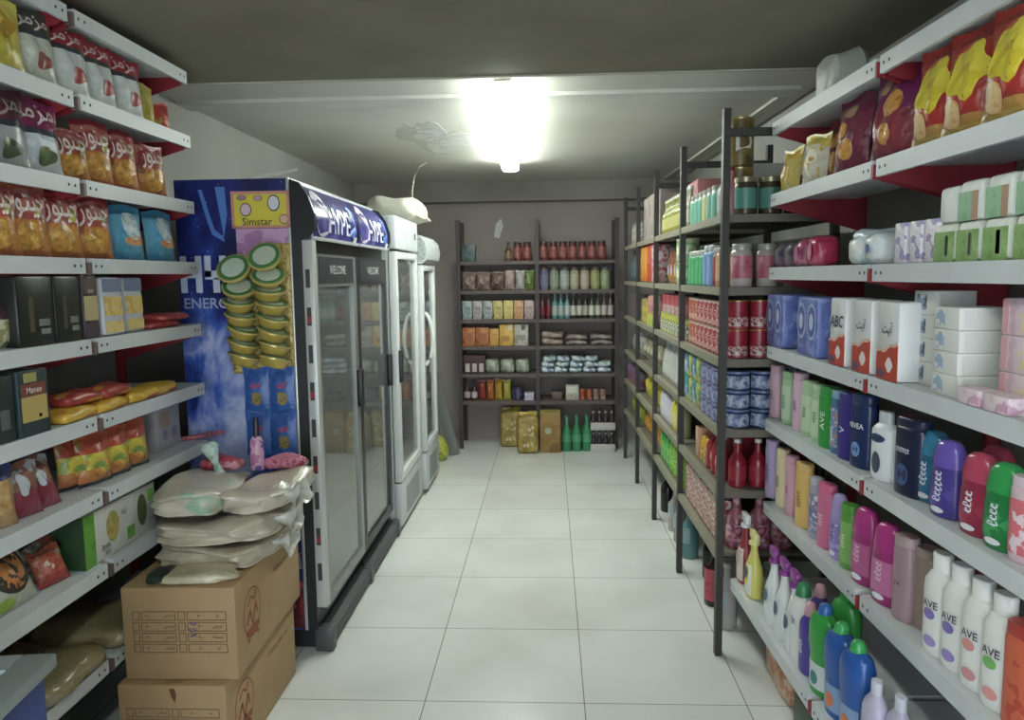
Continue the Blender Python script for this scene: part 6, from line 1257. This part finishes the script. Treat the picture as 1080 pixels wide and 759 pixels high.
# on the floor under the back rack
def sack():
    K = Kind('rice_sack'); G = PR('8a7434', 'a08a40', 'b49c54', 9, .4, bump=.3)
    bi = K.add('bag', MB().rbox(-.095, .095, -.09, .09, 0, .33, .03, puff=.18, warp=.006, seed=3), G, ang=60)
    K.add('folded_top', MB().rbox(-.085, .085, -.03, .03, .335, .368, .012, warp=.006, puff=.1), P('b8a444', .4), parent=bi)
    pm = MB(); rnd = random.Random(4)
    for i in range(14):
        x, z, r = rnd.uniform(-.05, .05), rnd.uniform(.06, .28), rnd.uniform(.006, .014); pm.add([(x+r*math.cos(t*PI/4), -.1035, z+r*1.4*math.sin(t*PI/4)) for t in range(8)], [tuple(range(8))])
    K.add('printed_pattern', pm, P('c9b884', .4), parent=bi, smooth=False); return K
ks = kind('sack', sack)
put(ks, (-.365, 7.13, 0), 0, 'gold rice sack on the floor at the fridge end', 'sack'); put(ks, (-.155, 7.15, 0), .08, 'gold rice sack on the floor under the middle post', 'sack') if False else put(ks, (-.2, 6.86, 0), .05, 'gold rice sack on the floor in front of the middle post', 'sack')
def goldbox():
    K = carton('cardboard_carton', .185, .18, .36, PC('8a6a34', '94743c', '7f6030', 6, .6), pname='box')
    K.add('round_sticker', MB().add([(-.02+.03*math.cos(i*PI/8), -.0915, .2+.03*math.sin(i*PI/8)) for i in range(16)], [tuple(range(16))]), P('9aa088', .5), parent=0, smooth=False)
    K.add('flap', MB().box(-.09, .09, -.088, .088, .3605, .366), P('a8904a', .5), parent=0, smooth=False); return K
put(goldbox(), (.005, 6.9, 0), 0, 'brown carton with a round pale sticker beside the green bottles', 'carton')
kgbt = kind('grbt', lambda: glass_bottle('soda_bottle', .043, .31, P('3f8a5c', .18), P('4a8a64', .35), P('4f9a6c', .3), (.28, .5)))
for r in range(2):
    for i in range(3): put(kgbt, (.155+i*.092, 6.9+r*.1, 0), 0, '%s green soda bottle on the floor' % ('front', 'rear')[r], 'bottle', 'beside the brown carton', None, 'the carton')
def pack4():
    K = Kind('bottle_pack')
    K.add('tray', MB().rbox(-.112, .112, -.06, .06, 0, .065, .008), P('b9b4b0', .4))
    for i in range(4):
        x = -.083+i*.0553
        b = K.add('bottle', MB().lathe([(.066, 1), (.1, 1), (.12, .8), (.145, .42), (.17, .38), (.18, .42), (.195, .4)], .026, .026, 2, 14, cx=x), P('3a3034', .25))
        K.add('label', MB().lathe([(.152, .45), (.168, .43)], .026, .026, 2, 14, cx=x), P('b4acac', .4), parent=b)
    return K
kp4 = kind('p4', pack4)
put(kp4, (.48, 6.9, 0), 0, 'lower tray of four dark bottles beside the green bottles', 'bottle pack'); put(kp4, (.48, 6.9, .197), 0, 'upper tray of four dark bottles beside the green bottles', 'bottle pack')
# leaning plank and lime bag beside the fridges
K = Kind('plank'); K.add('board', MB().rbox(-.055, .055, -.012, .012, 0, .92, .004), P('6f716e', .6)); K.add('edge_strip', MB().box(-.055, -.045, -.0135, -.0115, .02, .9), P('8a8c88', .5), parent=0, smooth=False)
put(K, (-.86, 6.72, 0.004), 0, 'grey board leaning against the wall beyond the fridges', 'board', ry=-.30, rx=-.35)
put(kind('limebag', lambda: bread(.18, .16, .2, 31, PR('a8b03c', 'bcc04e', '8f9a34', 14, .35, bump=.4), False)), (-.98, 6.55, 0), 0, 'lime yellow bag on the floor beyond the fridges', 'bag')

settle_labels()

# ------------------------------------------------------------------ camera, daylight, exposure
cd = bpy.data.cameras.new('camera'); co = bpy.data.objects.new('camera', cd); COL.objects.link(co)
cd.sensor_width = 36; cd.lens = FPX/1080*36; cd.clip_start = .05
co.location = (0, 0, EYE)
co.rotation_euler = Matrix((CR, CU, -CF)).transposed().to_euler(); SC.camera = co
w = bpy.data.worlds.new('world'); SC.world = w; w.use_nodes = True
w.node_tree.nodes['Background'].inputs['Color'].default_value = (.80, .90, 1.0, 1); w.node_tree.nodes['Background'].inputs['Strength'].default_value = WORLD if 'WORLD' in globals() else 2.4
SC.view_settings.view_transform = 'Standard'; SC.view_settings.look = 'None'; SC.view_settings.exposure = 1.45; SC.view_settings.gamma = 1; SC.view_settings.use_curve_mapping = False
SC.cycles.max_bounces = 8; SC.cycles.transparent_max_bounces = 12; SC.cycles.use_denoising = True
